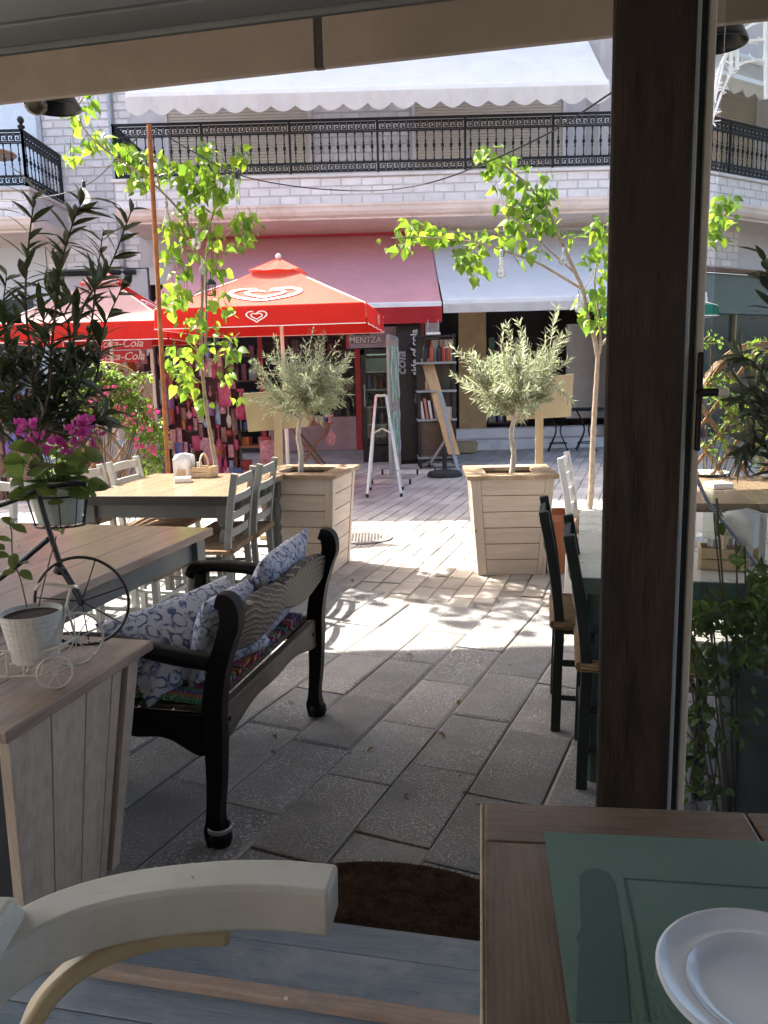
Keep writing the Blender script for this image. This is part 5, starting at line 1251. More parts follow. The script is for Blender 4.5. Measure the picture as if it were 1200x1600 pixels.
def parasol(label, C, yaw, half, zlow, apex, mats, valm, vh, logos, name='parasol', cat='parasol', cap=True):
    t = thing(name, label, cat, C, yaw); cs = [(-half, -half), (half, -half), (half, half), (-half, half)]
    for s in range(4):
        R = Matrix.Rotation(s * PI / 2, 4, 'Z')
        def fn(u, v, s=s):
            x = lerp(-half, half, u) * (1 - v); y = -half * (1 - v); sag = -.05 * math.sin(PI * min(1, v * 1.0)) * (1 - abs(u * 2 - 1) ** 2) - .025 * math.sin(PI * v)
            return (x, y, lerp(zlow, apex, v) + sag)
        pan = MB().sheet(fn, 16, 14, R).build('canopy_panel', mats[s], t, True, raw=True)
        vb = MB(); n = 26
        for i in range(n + 1):
            x = lerp(-half, half, i / n); w_ = .012 * math.sin(i * 1.1 + s)
            vb.v += [(x, -half - .002, zlow + .004), (x, -half - .012 - w_, zlow - vh)]
            if i: vb.f.append((2 * i - 2, 2 * i - 1, 2 * i + 1, 2 * i))
        vb.v = [tuple(R @ V(p)) for p in vb.v]; vb.build('valance', valm, t, True, raw=True)
        hem = MB(); hem.tube([R @ V((lerp(-half, half, i / n), -half - .013 - .012 * math.sin(i * 1.1 + s), zlow - vh)) for i in range(n + 1)], .005, 5); hem.build('hem', M_logo, t)
        MB().tube([R @ V((-half, -half, zlow - .01)), R @ V((0, 0, apex - .05))], .012, 6).build('rib', M_pole, t, True)
        sl = (apex - zlow) / half; nrm = V((0, -(apex - zlow), half)).normalized()
        if s in logos:
            x0, v0, wd, ht = logos[s]
            def f(a, c):
                yy = -half * (1 - v0) + c * ht; v = 1 + yy / half; p = V(fn(.5 + (x0 + a * wd) / (2 * half * (1 - v)), v)) + nrm * .012; return R @ p
            lb = MB(); stroke(lb, swirl(), [lerp(.06, .24, math.sin(PI * i / 40)) for i in range(41)], f)
            hh = [(x, y + .05) for x, y in heart(.55, 2 * PI - .30, .55)]; stroke(lb, hh, [lerp(.06, .19, math.sin(PI * i / 40)) for i in range(41)], f)
            lb.build('logo', M_logo, pan, raw=True)
            def g(a, c): return R @ V((x0 + a * .11, -half - .032, zlow - vh * .5 + c * .065))
            lb = MB(); stroke(lb, heart(.25, 2 * PI - .75, 1), .16, g); stroke(lb, heart(.5, 2 * PI - .3, .55), .14, g); lb.build('small_logo', M_logo, pan, raw=True)
    if cap:
        ch = half * .26
        for s in range(4):
            R = Matrix.Rotation(s * PI / 2, 4, 'Z'); z1 = lerp(zlow, apex, .76) + .012
            MB().sheet(lambda u, v: (lerp(-ch, ch, u) * (1 - v), -ch * (1 - v), lerp(z1, apex + .03, v) + .006 * math.sin(u * 14)), 10, 5, R).build('vent_cap', mats[s], t, True, raw=True)
    MB().ball((0, 0, apex + .05), .035, 10).build('finial', M_logo, t, True)
    MB().tube([(0, 0, .04), (0, 0, apex)], .024, 12).build('pole', M_pole, t, True)
    MB().lathe([(.28, 0), (.28, .03), (.22, .06), (.05, .08), (.04, .25), (.03, .25)], 24).build('base', mat('base_concrete', (.10, .10, .10), .7, .2, 8), t, True)
    return t
fm = A(404, 478, 8.75); hf = 1.14; ya = math.radians(-5)
C1 = fm + V((-math.sin(ya), math.cos(ya), 0)) * hf; C1.z = 0
zap = A(420, 404, C1.y).z
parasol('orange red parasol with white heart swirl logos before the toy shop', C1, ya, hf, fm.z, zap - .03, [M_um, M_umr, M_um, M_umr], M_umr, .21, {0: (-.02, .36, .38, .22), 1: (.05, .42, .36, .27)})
fm2 = A(120, 503, 9.5); C2 = fm2 + V((0, 1.13, 0)); C2.z = 0
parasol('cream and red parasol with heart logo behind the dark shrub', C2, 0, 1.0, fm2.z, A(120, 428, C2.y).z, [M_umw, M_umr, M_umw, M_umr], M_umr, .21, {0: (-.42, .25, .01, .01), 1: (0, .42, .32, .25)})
M_grn = clothmat('parasol_green', (.03, .19, .13), .3, .1)
gq = A(1052, 478, 10.5); parasol('small green parasol whose corner shows beyond the glass door', (gq.x, 11.1, 0), 0, .58, gq.z, gq.z + .3, [M_grn] * 4, M_grn, .13, {}, cap=False)

# ================================================================ POLE, CABLE, BULBS
M_rust = mat('rusty_pole', (.36, .12, .03), .55, .4, 14, bump=.3, dirt=(.18, .07, .03))
pb, ptp = A(263, 745, 6.45), A(233, 195, 6.45)
pol = thing('rusty_pole', 'thin rusty orange pole rising behind the sunlit table', 'pole', (pb.x + .012, 6.45, 0))
MB().tube([V((0, 0, 0)), pb - pol.location, ptp - pol.location], .019, 10).build('tube', M_rust, pol, True)
M_cab = mat('black_cable', (.012, .012, .013), .6, .2, 10)
def cable(label, pts, r=.0045):
    P = smooth_path([A(x, y, Y) for x, y, Y in pts], 8); b0 = P[0]; o = MB().tube([p - b0 for p in P], r, 6).build('hanging_cable', M_cab, None, True); o.location = b0; return tag(o, label, 'cable')
cable('black cable sagging from the rusty pole towards the dark post', [(233, 196, 6.45), (300, 236, 6.4), (370, 272, 6.3), (460, 291, 6.1), (560, 298, 5.8), (640, 292, 5.4), (720, 270, 5.0), (850, 212, 4.4), (960, 142, 3.8)])
cable('black cable running from the rusty pole to the far balcony', [(233, 196, 6.45), (190, 240, 6.8), (145, 283, 7.4), (100, 302, 8.2), (40, 312, 9), (-20, 316, 10)])
M_bg = glassmat('bulb_clear', (.95, .96, .95), 3.0, .05)
_t = M_bg.node_tree; _d = _t.nodes.new('ShaderNodeBsdfTranslucent'); _e = _t.nodes.new('ShaderNodeMixShader'); _e.inputs[0].default_value = .16; _o = _t.nodes['Material Output']
_t.links.new(_o.inputs[0].links[0].from_socket, _e.inputs[1]); _t.links.new(_d.outputs[0], _e.inputs[2]); _t.links.new(_e.outputs[0], _o.inputs[0]); M_cap = mat('bulb_cap_black', (.02, .02, .02), .4, .2, 10); M_capm = mat('bulb_cap_metal', (.5, .5, .5), .3, .2, 10, metal=.8)
def bulb(px, py, Y, label, style='globe', cap=None, s=1.0, drop=.05):
    t = thing('hanging_bulb', label, 'light bulb', A(px, py, Y)); prof = {'globe': [(.013, 0), (.014, -.02), (.03, -.04), (.042, -.065), (.042, -.085), (.03, -.108), (.012, -.12), (.001, -.122)],
        'pear': [(.013, 0), (.013, -.04), (.018, -.07), (.03, -.10), (.034, -.12), (.028, -.145), (.012, -.155), (.001, -.156)], 'tube': [(.012, 0), (.016, -.02), (.017, -.12), (.012, -.15), (.001, -.155)]}[style]
    MB().lathe([(r * s, z * s) for r, z in prof], 16, cap=False).build('glass', M_bg, t, True)
    MB().lathe([(.014 * s, -.005), (.015 * s, .035 * s), (.006, .045 * s), (.001, .046 * s)], 12).build('socket', cap or M_capm, t, True)
    MB().tube([(0, 0, .04 * s), (0, 0, .04 * s + drop)], .003, 5).build('wire', M_cab, t); f = MB()
    for a in range(5): f.tube([(.003 * math.cos(a * 1.26), .003 * math.sin(a * 1.26), -.01 * s), (.012 * s * math.cos(a * 1.26), .012 * s * math.sin(a * 1.26), -.075 * s)], .0012, 4)
    f.build('filament', M_capm, t); return t
bulb(131, 292, 6.9, 'clear globe bulb hanging from the cable by the far balcony', 'globe', M_cap, 1.1, .03)
bulb(370, 278, 6.2, 'clear tubular bulb with black cap hanging at the cable by the leafy tree', 'tube', M_cap, 1.2, .02)
bulb(260, 322, 6.6, 'clear bulb hanging among the leaves next to the rusty pole', 'pear', M_capm, 1.0)
bulb(306, 366, 6.6, 'clear bulb hanging above the fork of the tree by the pole', 'globe', M_capm, .95)
bulb(316, 412, 6.6, 'smaller clear bulb at the thin trunk left of the umbrella peak', 'globe', M_capm, .7)
bulb(783, 400, 7.8, 'clear pear bulb hanging from the long branch before the grey awning', 'pear', M_capm, 1.3, .12)
bulb(880, 394, 7.9, 'clear bulb hanging high in the fork of the tree by the post', 'globe', M_capm, 1.0)
bulb(904, 468, 7.9, 'clear bulb hanging low at the trunk of the tree by the post', 'globe', M_capm, 1.0)
ln = thing('lantern', 'small black wire lantern hanging in the tree by the umbrella peak', 'lantern', A(331, 462, 6.6))
MB().lathe([(.035, 0), (.035, .006), (.001, .006)], 12, cap=False).build('floor', M_cap, ln)
for i in range(6): a = i * PI / 3; MB().tube([(.034 * math.cos(a), .034 * math.sin(a), 0), (.034 * math.cos(a), .034 * math.sin(a), .09)], .0035, 5).build('bar', M_cap, ln)
MB().lathe([(.042, .09), (.04, .10), (.02, .125), (.006, .135), (.001, .135)], 12, cap=False).build('hood', M_cap, ln, True)
MB().tube([(0, 0, .13), (.0, 0, .2)], .003, 5).build('hook', M_cap, ln)

# ================================================================ MENU BOARDS (seen from behind)
M_bd = mat('board_back', (.36, .29, .17), .7, .1, 3); M_bdp = wood('board_post', (.30, .22, .13), (.40, .31, .19), 'z', .6, 6, .1)
def menu(label, Y, corners, px, ptop):
    base = A(px, 730, Y); base.z = 0; t = thing('menu_board', label, 'menu board', base); q = [A(x, y, Y + d) - base for x, y, d in corners]; off = V((0, .018, 0))
    MB().hexa([q[3], q[2], q[2] + off, q[3] + off], [q[0], q[1], q[1] + off, q[0] + off]).build('panel', M_bd, t, bevel=.002)
    MB().bar(V((0, -.02, 0)), A(px, ptop, Y) - base + V((0, -.02, 0)), .07, .03, up=(0, 1, 0)).build('post', M_bdp, t, bevel=.003)
    MB().box((0, 0, .02), (.34, .3, .04)).build('foot', M_bdp, t); return t
menu('tan menu board seen from behind under the left olive crown', 7.1, [(380, 615, 0), (482, 607, .1), (481, 667, .1), (388, 675, 0)], 434, 636)
menu('tan menu board seen from behind right of the right olive tree', 7.3, [(787, 596, 0), (897, 584, .12), (892, 651, .12), (793, 657, 0)], 842, 620)

# ================================================================ THINGS IN FRONT OF THE SHOPS
M_al = mat('bare_aluminium', (.62, .62, .62), .35, .12, 10, metal=.7); M_gry = mat('grey_steel', (.30, .31, .33), .45, .15, 8, metal=.4)
M_rub = mat('rubber', (.015, .015, .016), .7, .2, 10)
def caster(par, p, r=.035):
    o = MB().tube([V(p) + V((-.012, 0, r)), V(p) + V((.012, 0, r))], r, 12).build('caster', M_rub, par, True); MB().bar(V(p) + V((0, 0, r)), V(p) + V((0, 0, r * 2.6)), .02).build('fork', M_gry, o)
# folding trestle
fa, fb = G(574, 777), G(627, 776); tp = A(594, 618, 9.7)
tr = thing('folding_trestle', 'white aluminium A shaped folding trestle standing on the paving', 'trestle', (fa + fb) / 2)
o_ = tr.location; tl, tr_ = tp - o_ + V((-.05, 0, 0)), tp - o_ + V((.07, 0, 0))
for a, c, dy in ((fa, tl, 0), (fb, tr_, 0), (fa, tl, .55), (fb, tr_, .55)):
    p = a - o_ + V((.03 if dy else 0, dy, .02)); c = c + V((0, .06 if dy else 0, 0))
    g_ = MB().bar(p, c, .03, .018).build('leg', M_al, tr, bevel=.003); MB().bar(p - V((0, 0, .02)), p + V((0, 0, .02)), .034).build('rubber_tip', M_rub, g_)
m0, m1 = (fa - o_).lerp(tl, .62), (fb - o_).lerp(tr_, .62); mm = (m0 + m1) / 2 + V((0, 0, .06)); MB().bar(m0, mm, .016).build('brace', M_al, tr); MB().bar(m1, mm, .016).build('brace', M_al, tr)
MB().bar(tl, tr_, .04, .03).build('hinge_bar', M_al, tr)
# wire grid stand
gb = G(611, 757); gs = thing('grid_stand', 'tall grey wire grid display stand on castors before the coolers', 'display stand', gb, math.radians(-8))
Hg = A(601, 524, gb.y).z; Lg = 1.0
for y in (0, Lg): MB().bar((0, y, .1), (0, y, Hg), .035).build('upright', M_gry, gs, bevel=.003)
for z in (.12, Hg): MB().bar((0, 0, z), (0, Lg, z), .03).build('rail', M_gry, gs)
b = MB()
for i in range(1, 16): b.bar((0, Lg * i / 16, .12), (0, Lg * i / 16, Hg), .006)
for i in range(1, 34): b.bar((0, 0, .12 + (Hg - .12) * i / 34), (0, Lg, .12 + (Hg - .12) * i / 34), .006)
b.build('wire_grid', M_gry, gs)['kind'] = 'stuff'
for y in (0, Lg):
    MB().bar((-.28, y, .09), (.28, y, .09), .05, .03).build('foot', M_gry, gs, bevel=.004)
    for x in (-.25, .25): caster(gs, (x, y, 0))
hc = [(.10, .35, .18), (.5, .5, .5), (.18, .3, .25), (.4, .42, .5), (.3, .5, .35)]
for i in range(14):
    y = .06 + (i % 7) * .135; z = Hg - .12 - (i // 7) * .85; h_ = rnd(.5, .8)
    o = MB().sheet(lambda u, v: (.02 + .01 * math.sin(v * 9 + i), y + u * .07, z - v * h_), 2, 10).build('necklace_strand', mat('strand_%d' % (i % 5), hc[i % 5], .5, .3, 30), None, True, thick=.008, raw=True)
    o.parent = None; o.matrix_world = Matrix.Translation(gb) @ Matrix.Rotation(math.radians(-8), 4, 'Z'); tag(o, '%s bead strand in the %s row of the grey wire display stand' % (('dark green', 'white', 'teal', 'pale blue', 'light green')[i % 5], 'upper' if i < 7 else 'lower'), 'beads', 'bead strands on the wire grid stand')
# second frame leaning behind
rk = thing('folded_rack', 'pale folded tube rack leaning against the black cooler', 'rack', G(640, 718))
for dx, lean in ((0, -.10), (.12, -.12), (.22, -.16)): MB().tube([(dx, 0, .03), (dx + lean, .25, 1.75 - dx * .8)], .016, 8).build('tube', M_pole, rk, True)
for z in (.08, .22): MB().tube([(-.05, 0, z), (.42, 0, z)], .015, 8).build('rail', M_pole, rk, True)
# drinks cooler with lit header
M_blk = mat('cooler_black', (.010, .010, .012), .35, .2, 4, spec=.5); M_cin = mat('cooler_lining', (.45, .36, .36), .5, .1, 4)
cb = A(568, 714, 12.9); co = thing('drinks_cooler', 'black glass door drinks cooler with white lettered header by the shop door', 'cooler', (cb.x, 12.9, 0)); CW = .78; CH = A(580, 511, 12.9).z
for x in (.03, CW - .03): MB().box((x, .3, (CH - .34) / 2 + .05), (.06, .6, CH - .44)).build('side', M_blk, co)
MB().box((CW / 2, .58, CH / 2), (CW - .13, .03, CH - .3)).build('back_panel', M_cin, co)
MB().box((CW / 2, .3, .14), (CW, .62, .26)).build('base', M_blk, co); MB().box((CW / 2, .3, CH - .38), (CW, .6, .08)).build('top_frame', M_blk, co)
hd = MB().box((CW / 2 - .12, .28, CH - .16), (CW + .2, .6, .32)).build('header', mat('header_white', (.30, .24, .28), .5, .1, 4), co, bevel=.01)
MB().prism([(-.22, -.15), (-.16, -.15), (-.19, 0), (-.14, .15), (-.22, .15)], 0, .006, Matrix.Translation((0, -.024, CH - .16)) @ Matrix.Rotation(PI / 2, 4, 'X')).build('red_swoosh', M_redframe, hd)
Mt = lambda x, y, z: Matrix.Translation((x, y, z)) @ Matrix.Rotation(PI / 2, 4, 'X')
M_ink = mat('ink_dark', (.02, .018, .03), .6, .1, 4); M_inkw = mat('ink_white', (.70, .66, .66), .6, .05, 4); M_inkg = mat('ink_grey', (.28, .28, .29), .5, .05, 4)
text('Cava', .11, M_ink, hd, Mt(.02, -.026, CH - .09), bold=.004, sx=1.2); text('MENTZA', .135, M_ink, hd, Mt(.09, -.026, CH - .205), bold=.009, sx=.95); text('MENTZA', .135, M_inkw, hd, Mt(.087, -.030, CH - .202), bold=.002, sx=.95)
ls = MB().box((CW / 2, .1, CH - .45), (CW - .2, .05, .035)).build('lamp', None, co); em = NT('cooler_lamp'); em.b.inputs['Emission Color'].default_value = (.65, 1, .7, 1); em.b.inputs['Emission Strength'].default_value = 1.6; ls.data.materials.append(em.m)
bt_cols = [(.3, .05, .04), (.35, .28, .1), (.08, .16, .08), (.4, .4, .42), (.32, .14, .05)]
def bottle(loc, h, r, col, label, group=None, rough=.2):
    o = MB().lathe([(.001, 0), (r, 0), (r, h * .58), (r * .8, h * .66), (r * .36, h * .76), (r * .34, h * .96), (r * .42, h * .97), (r * .42, h), (.001, h)], 10, cap=False).build('bottle', mat('bottle_%d%d%d' % tuple(int(c * 99) for c in col), col, rough, .1, 8), None, True); o.location = loc
    return tag(o, label, 'bottle', group)
for k in range(5):
    z = .32 + k * .28; MB().box((CW / 2, .32, z), (CW - .14, .46, .015)).build('shelf', M_al, co)
    if k < 4:
        for j in range(6): bottle((cb.x + .12 + j * .1, 13.12, z + .009), .22, .034, bt_cols[(k + j) % 5], '%s drink bottle on the %s shelf inside the glass door cooler' % (('red', 'amber', 'green', 'grey', 'brown')[(k + j) % 5], ('bottom', 'second', 'third', 'fourth')[k]), 'bottles inside the glass door cooler')
fr = MB()
for x in (.05, CW - .05): fr.box((x, -.015, CH / 2 - .1), (.05, .03, CH - .75))
fr.box((CW / 2, -.015, .32), (CW, .028, .05)); fr.box((CW / 2, -.015, CH - .46), (CW, .028, .05)); dr = fr.build('door', M_blk, co); MB().box((CW / 2, -.01, CH / 2 - .08), (CW - .1, .006, CH - .8)).build('pane', M_win, dr)
MB().bar((.05, -.05, .9), (.05, -.05, 1.25), .02).build('handle', M_gry, dr)
# black branded cooler, its side towards us
kb = A(624, 712, 12.5); kc = thing('branded_cooler', 'tall black cooler with white upright lettering beside the bottle rack', 'cooler', (kb.x, 12.5, 0)); KH = A(630, 507, 12.5).z
MB().box((.19, .3, KH / 2 + .03), (.38, .6, KH - .06)).build('cabinet', M_blk, kc, bevel=.01); MB().box((.19, .3, .03), (.36, .5, .06)).build('plinth', M_rub, kc)
def up(x, z): return Matrix.Translation((x, -.004, z)) @ Matrix.Rotation(PI / 2, 4, 'X') @ Matrix.Rotation(PI / 2, 4, 'Z')
text('cola', .22, M_inkg, kc, up(.06, KH - .58), bold=.004, shear=.2); text('side of cola', .15, M_inkw, kc, up(.27, KH - .42), bold=.003); text('the', .11, M_inkg, kc, up(.28, KH - 1.12))
# bottle and book rack
sb_ = A(657, 738, 11.9); sk_ = thing('shelf_rack', 'black open shelf rack with wine bottles and souvenirs outside the shop', 'shelf', (sb_.x, 11.9, 0)); SW = .52; SH = A(680, 522, 11.9).z
for x in (0, SW):
    for y in (0, .35): MB().box((x, y, SH / 2), (.045, .04, SH)).build('upright', M_blk, sk_)
zsv = [.16, .72, 1.14, 1.55, SH - .03]
for z in zsv: MB().box((SW / 2, .175, z), (SW + .06, .42, .03)).build('shelf', M_gry if z != zsv[-1] else M_blk, sk_)
MB().box((SW / 2, .36, SH / 2), (SW, .012, SH - .1)).build('back_sheet', mat('rack_back', (.10, .08, .06), .8, .2, 4), sk_)
MB().box((SW / 2, .0, .44), (SW - .05, .02, .5)).build('crate_front', wood('crate_dark', (.07, .045, .03), (.14, .09, .06)), sk_)
for i, (x, c_, l) in enumerate(((.10, (.02, .02, .025), 'dark'), (.20, (.45, .09, .04), 'rose'), (.31, (.02, .02, .025), 'dark'), (.38, (.40, .06, .03), 'amber red'), (.46, (.42, .12, .06), 'pale rose'))): bottle((sb_.x + x, 12.02, 1.566), .31, .037, c_, '%s wine bottle on the top shelf of the black rack, %s from the cooler' % (l, ('first', 'second', 'third', 'fourth', 'fifth')[i]))
M_pap = mat('paper_white', (.62, .60, .56), .7, .1, 10)
cdb = MB().box((0, 0, .16), (.3, .03, .32)).build('carton', M_pap, None); cdb.location = (sb_.x + .36, 12.12, 1.568); tag(cdb, 'white carton standing behind the wine bottles on the black rack', 'box')
jar = thing('brush_box', 'small wooden box of white sticks on the middle shelf of the rack', 'box', (sb_.x + .18, 12.0, 1.157)); MB().box((0, 0, .06), (.16, .1, .12)).build('body', M_bdp, jar)
for i in range(7): MB().bar((-.06 + i * .02, 0, .1), (-.08 + i * .026, 0, .26), .012).build('stick', M_pap, jar)
for i, (x, h_, c_, nm) in enumerate(((.06, .26, (.55, .50, .46), 'cream'), (.12, .30, (.40, .18, .12), 'rust'), (.18, .27, (.6, .58, .56), 'white'), (.25, .22, (.3, .3, .33), 'grey'))):
    o = MB().box((0, 0, h_ / 2), (.035, .2, h_)).build('book', mat('book_' + nm, c_, .6, .15, 8), None, bevel=.003); o.location = (sb_.x + x, 11.98, .737); o.rotation_euler = (0, -.14, 0); tag(o, '%s book leaning on the lower shelf of the black rack' % nm, 'book')
for i, (x, c_, nm) in enumerate(((.34, (.55, .25, .06), 'orange'), (.43, (.6, .55, .46), 'cream'))):
    o = MB().lathe([(.001, 0), (.055, 0), (.055, .14), (.06, .14), (.06, .165), (.001, .165)], 14, cap=False).build('jar', mat('jar_' + nm, c_, .4, .1, 8), None, True); o.location = (sb_.x + x, 11.9 + .08 * i, .737); tag(o, '%s lidded jar on the lower shelf of the black rack' % nm, 'jar')
ls2 = thing('clip_lamp', 'small white clip lamp on top of the black shelf rack', 'lamp', (sb_.x + .22, 11.86, SH - .015)); MB().box((0, 0, -.01 + .03), (.2, .09, .03)).build('head', M_white, ls2, bevel=.008)
for x in (-.08, .08): MB().bar((x, .0, .03), (x * .9, .02, .22), .012).build('arm', M_gry, ls2)
# leaning tan board on its trolley
eb = G(700, 733); el = thing('easel_board', 'tall tan board leaning on a grey steel trolley beside the rack', 'easel', eb)
q0, q1 = A(672, 560, eb.y + .3) - eb, A(715, 710, eb.y - .15) - eb
dvx = V((-.02, .55, 0)); xn = V((.13, 0, .0))
MB().hexa([q1 + V((-.13, 0, 0)), q1 + V((.03, -.05, 0)), q1 + V((.03, .5, 0)), q1 + V((-.13, .5, 0))], [q0 + V((-.13, 0, 0)), q0 + V((.03, -.05, 0)), q0 + V((.03, .4, 0)), q0 + V((-.13, .4, 0))]).build('board', wood('tan_board', (.38, .25, .12), (.50, .36, .20), 'z', .6, 5, .1), el, bevel=.004)
MB().bar(q1 + V((-.0, -.07, -.25)), q0.lerp(q1, .35) + V((0, -.07, 0)), .05, .03).build('mast', M_gry, el)
MB().bar((-.22, -.15, .08), (.26, -.15, .08), .05, .035).build('foot', M_gry, el); MB().bar((-.3, .3, .08), (.2, .3, .08), .05, .035).build('foot', M_gry, el); MB().bar((-.1, -.15, .08), (-.1, .3, .08), .05, .035).build('link', M_gry, el)
MB().bar((-.25, .05, .1), q0.lerp(q1, .78) + V((-.02, 0, 0)), .035).build('strut', M_gry, el)
for x in (-.2, .24): caster(el, (x, -.15, 0)); caster(el, (x - .06, .3, 0))
ub = G(695, 744); ubs = thing('umbrella_stand', 'empty black round parasol base on the paving', 'umbrella stand', ub)
MB().lathe([(.24, 0), (.245, .03), (.22, .065), (.10, .085), (.035, .095), (.001, .095)], 32, cap=False).build('disc', M_rub, ubs, True); MB().lathe([(.032, .09), (.032, .40), (.024, .40), (.024, .1)], 14, cap=False).build('sleeve', M_rub, ubs, True)
cr_ = A(728, 690, 14.0); o = thing('wooden_crate', 'low wooden crate on the ground before the dark shop', 'crate', (cr_.x, 14.0, .0))
for y in (-.15, .15): MB().hexa([(-.16, y - .01, .02), (.16, y - .01, .02), (.16, y + .01, .02), (-.16, y + .01, .02)], [(-.2, y - .01, .2), (.2, y - .01, .2), (.2, y + .01, .2), (-.2, y + .01, .2)]).build('side', M_bdp, o)
MB().box((0, 0, .03), (.3, .3, .02)).build('floor', M_bdp, o)
# folding table with toys, low bench shelf
fb_ = G(500, 722); wt_ = thing('folding_table', 'brown folding table with crossed legs before the shop window', 'table', (A(487, 720, 11.2).x, 11.2, 0))
M_brn = wood('brown_slat', (.13, .06, .03), (.25, .13, .07), 'x', .6, 6, .15)
for k in range(5): MB().box((0, -.24 + k * .12, .76), (.62, .105, .025)).build('slat', M_brn, wt_)
for y in (-.24, .24):
    MB().bar((-.28, y, 0), (.28, y, .75), .045, .03).build('leg', M_brn, wt_); MB().bar((.28, y + .03, 0), (-.28, y + .03, .75), .045, .03).build('leg', M_brn, wt_)
TOYC = {'hot pink': (.50, .04, .15), 'magenta': (.45, .03, .20), 'red': (.36, .03, .03), 'orange': (.42, .13, .03), 'white': (.6, .58, .56), 'blue': (.06, .12, .4), 'pale blue': (.25, .42, .6), 'yellow': (.6, .42, .06), 'brown': (.22, .11, .07), 'pale pink': (.6, .30, .34), 'green': (.06, .28, .10), 'violet': (.2, .08, .32)}
def toymat(c): return mat('toy_' + c.replace(' ', '_'), tuple(x * .75 for x in TOYC[c]), .35, .5, 22, dirt=(.25, .1, .1))
def toy(kind, c, loc, s, label, group=None):
    b = MB()
    if kind == 'packet':
        def mk(sd): return lambda u, v: ((u - .5) * s, sd * .16 * s * max(0, (1 - (2 * u - 1) ** 2) * (1 - (2 * v - 1) ** 2)) ** .5, -v * s * 1.5)
        b.sheet(mk(-1), 5, 6); b.sheet(mk(1), 5, 6); b.box((0, 0, .02 * s), (s, .012, .12 * s))
    elif kind == 'shovel':
        b.tube([(0, 0, 0), (0, 0, -s * 1.1)], .1 * s, 8); b.ball((0, 0, -s * 1.5), s * .45, 10, (.9, .3, 1.2)); b.tube([(-.25 * s, 0, 0), (.25 * s, 0, 0)], .1 * s, 8)
    elif kind == 'ball': b.ball((0, 0, 0), s * .5, 12)
    elif kind == 'heart':
        b.prism([(x * s * .6, y * s * .6) for x, y in heart(.001, 2 * PI - .001, 1, 20)[:-1]], -.03, .03, Matrix.Rotation(PI / 2, 4, 'X'))
    elif kind == 'box': b.box((0, 0, s * .35), (s, s * .6, s * .7)); b.box((0, -.305 * s, s * .35), (s * .7, .02 * s, s * .4))
    o = b.build('toy', toymat(c), None, kind != 'box'); o.location = loc; o.rotation_euler = (0, 0, rnd(-.5, .5))
    if group: o.scale = (rnd(.5, 1.05), 1, rnd(.8, 1.7))
    return tag(o, label, 'toy', group)
for i, (c, k, s) in enumerate((('orange', 'heart', .14), ('red', 'box', .16), ('hot pink', 'box', .14), ('white', 'box', .12), ('blue', 'ball', .11))):
    l = V((wt_.location.x - .24 + i * .12, 11.1, .775 + (.08 if k == 'heart' else .06 if k == 'ball' else 0))); toy(k, c, l, s, '%s %s on the brown folding table' % (c, {'heart': 'toy shape', 'box': 'toy box', 'ball': 'toy ball'}[k]))
# hanging toy racks
def rack(label, px0, px1, Y, ztop):
    a, c = A(px0, 700, Y).x, A(px1, 700, Y).x; t = thing('toy_rack', label, 'rack', ((a + c) / 2, Y, 0)); h_ = (c - a) / 2
    for x in (-h_, h_): MB().box((x, 0, ztop / 2), (.03, .03, ztop)).build('upright', M_blk, t)
    for i in range(5): MB().bar((-h_, 0, .3 + i * (ztop - .35) / 4), (h_, 0, .3 + i * (ztop - .35) / 4), .018).build('rail', M_blk, t)
    MB().box((0, .09, ztop / 2), (2 * h_, .012, ztop - .1)).build('back_board', mat('rack_board', (.09, .035, .04), .8, .2, 4), t)
    for x in (-h_, h_): MB().box((x, 0, .02), (.05, .5, .04)).build('foot', M_blk, t)
    return t, a, c
cols = list(TOYC); rown = ['top', 'second', 'third', 'fourth', 'fifth', 'sixth', 'lowest']; NR = 7
pinky = ['hot pink', 'hot pink', 'magenta', 'red', 'pale pink', 'white', 'brown', 'brown', 'orange', 'blue', 'pale blue', 'violet', 'pale pink', 'red']
for nm, px0, px1, Y, zt_, pal, tsz in (('tree', 262, 376, 11.3, 1.9, pinky, .088), ('umbrella pole', 130, 245, 11.8, 1.8, ['brown', 'white', 'blue', 'pale pink', 'hot pink', 'orange', 'brown', 'violet', 'white', 'red'], .10), ('frame edge', -10, 60, 9.8, 1.5, ['brown', 'blue', 'violet', 'pale pink', 'red', 'brown'], .10)):
    t, a, c = rack('dark rack hung with small toys behind the %s' % {'tree': 'leafy tree left of the umbrella', 'umbrella pole': 'trellis', 'frame edge': 'geranium'}[nm], px0, px1, Y, zt_); n = max(5, int((c - a) / (tsz * .85)))
    for r_ in range(NR):
        for i in range(n):
            cc = random.choice(pal); kd = random.choice(['packet', 'packet', 'packet', 'packet', 'shovel', 'ball']); z = .25 + r_ * (zt_ - .3) / (NR - 1)
            kn = {'packet': 'toy packet', 'shovel': 'beach shovel', 'heart': 'heart shaped toy', 'ball': 'toy ball'}[kd]
            lb = '%s %s, %s of %s row, rack behind %s' % (cc, kn, ('left', 'middle', 'right')[min(2, i * 3 // n)], rown[NR - 1 - r_], {'tree': 'leafy tree', 'umbrella pole': 'trellis', 'frame edge': 'geranium'}[nm])
            toy(kd, cc, (lerp(a, c, (i + .5) / n), Y - .09 - rnd(0, .05), z + rnd(-.10, .10) - (.0 if kd in ('packet', 'shovel') else tsz * .5)), tsz * rnd(.7, 1.7), lb, lb)
sh2 = thing('display_bench', 'low brown display bench with toys between umbrella pole and tree', 'bench', (A(402, 720, 11.4).x, 11.4, 0))
for z in (.12, .45, .85): MB().box((0, 0, z), (.6, .3, .03)).build('shelf', M_brn, sh2)
for x in (-.28, .28): MB().box((x, 0, .45), (.03, .3, .9)).build('side', M_brn, sh2)
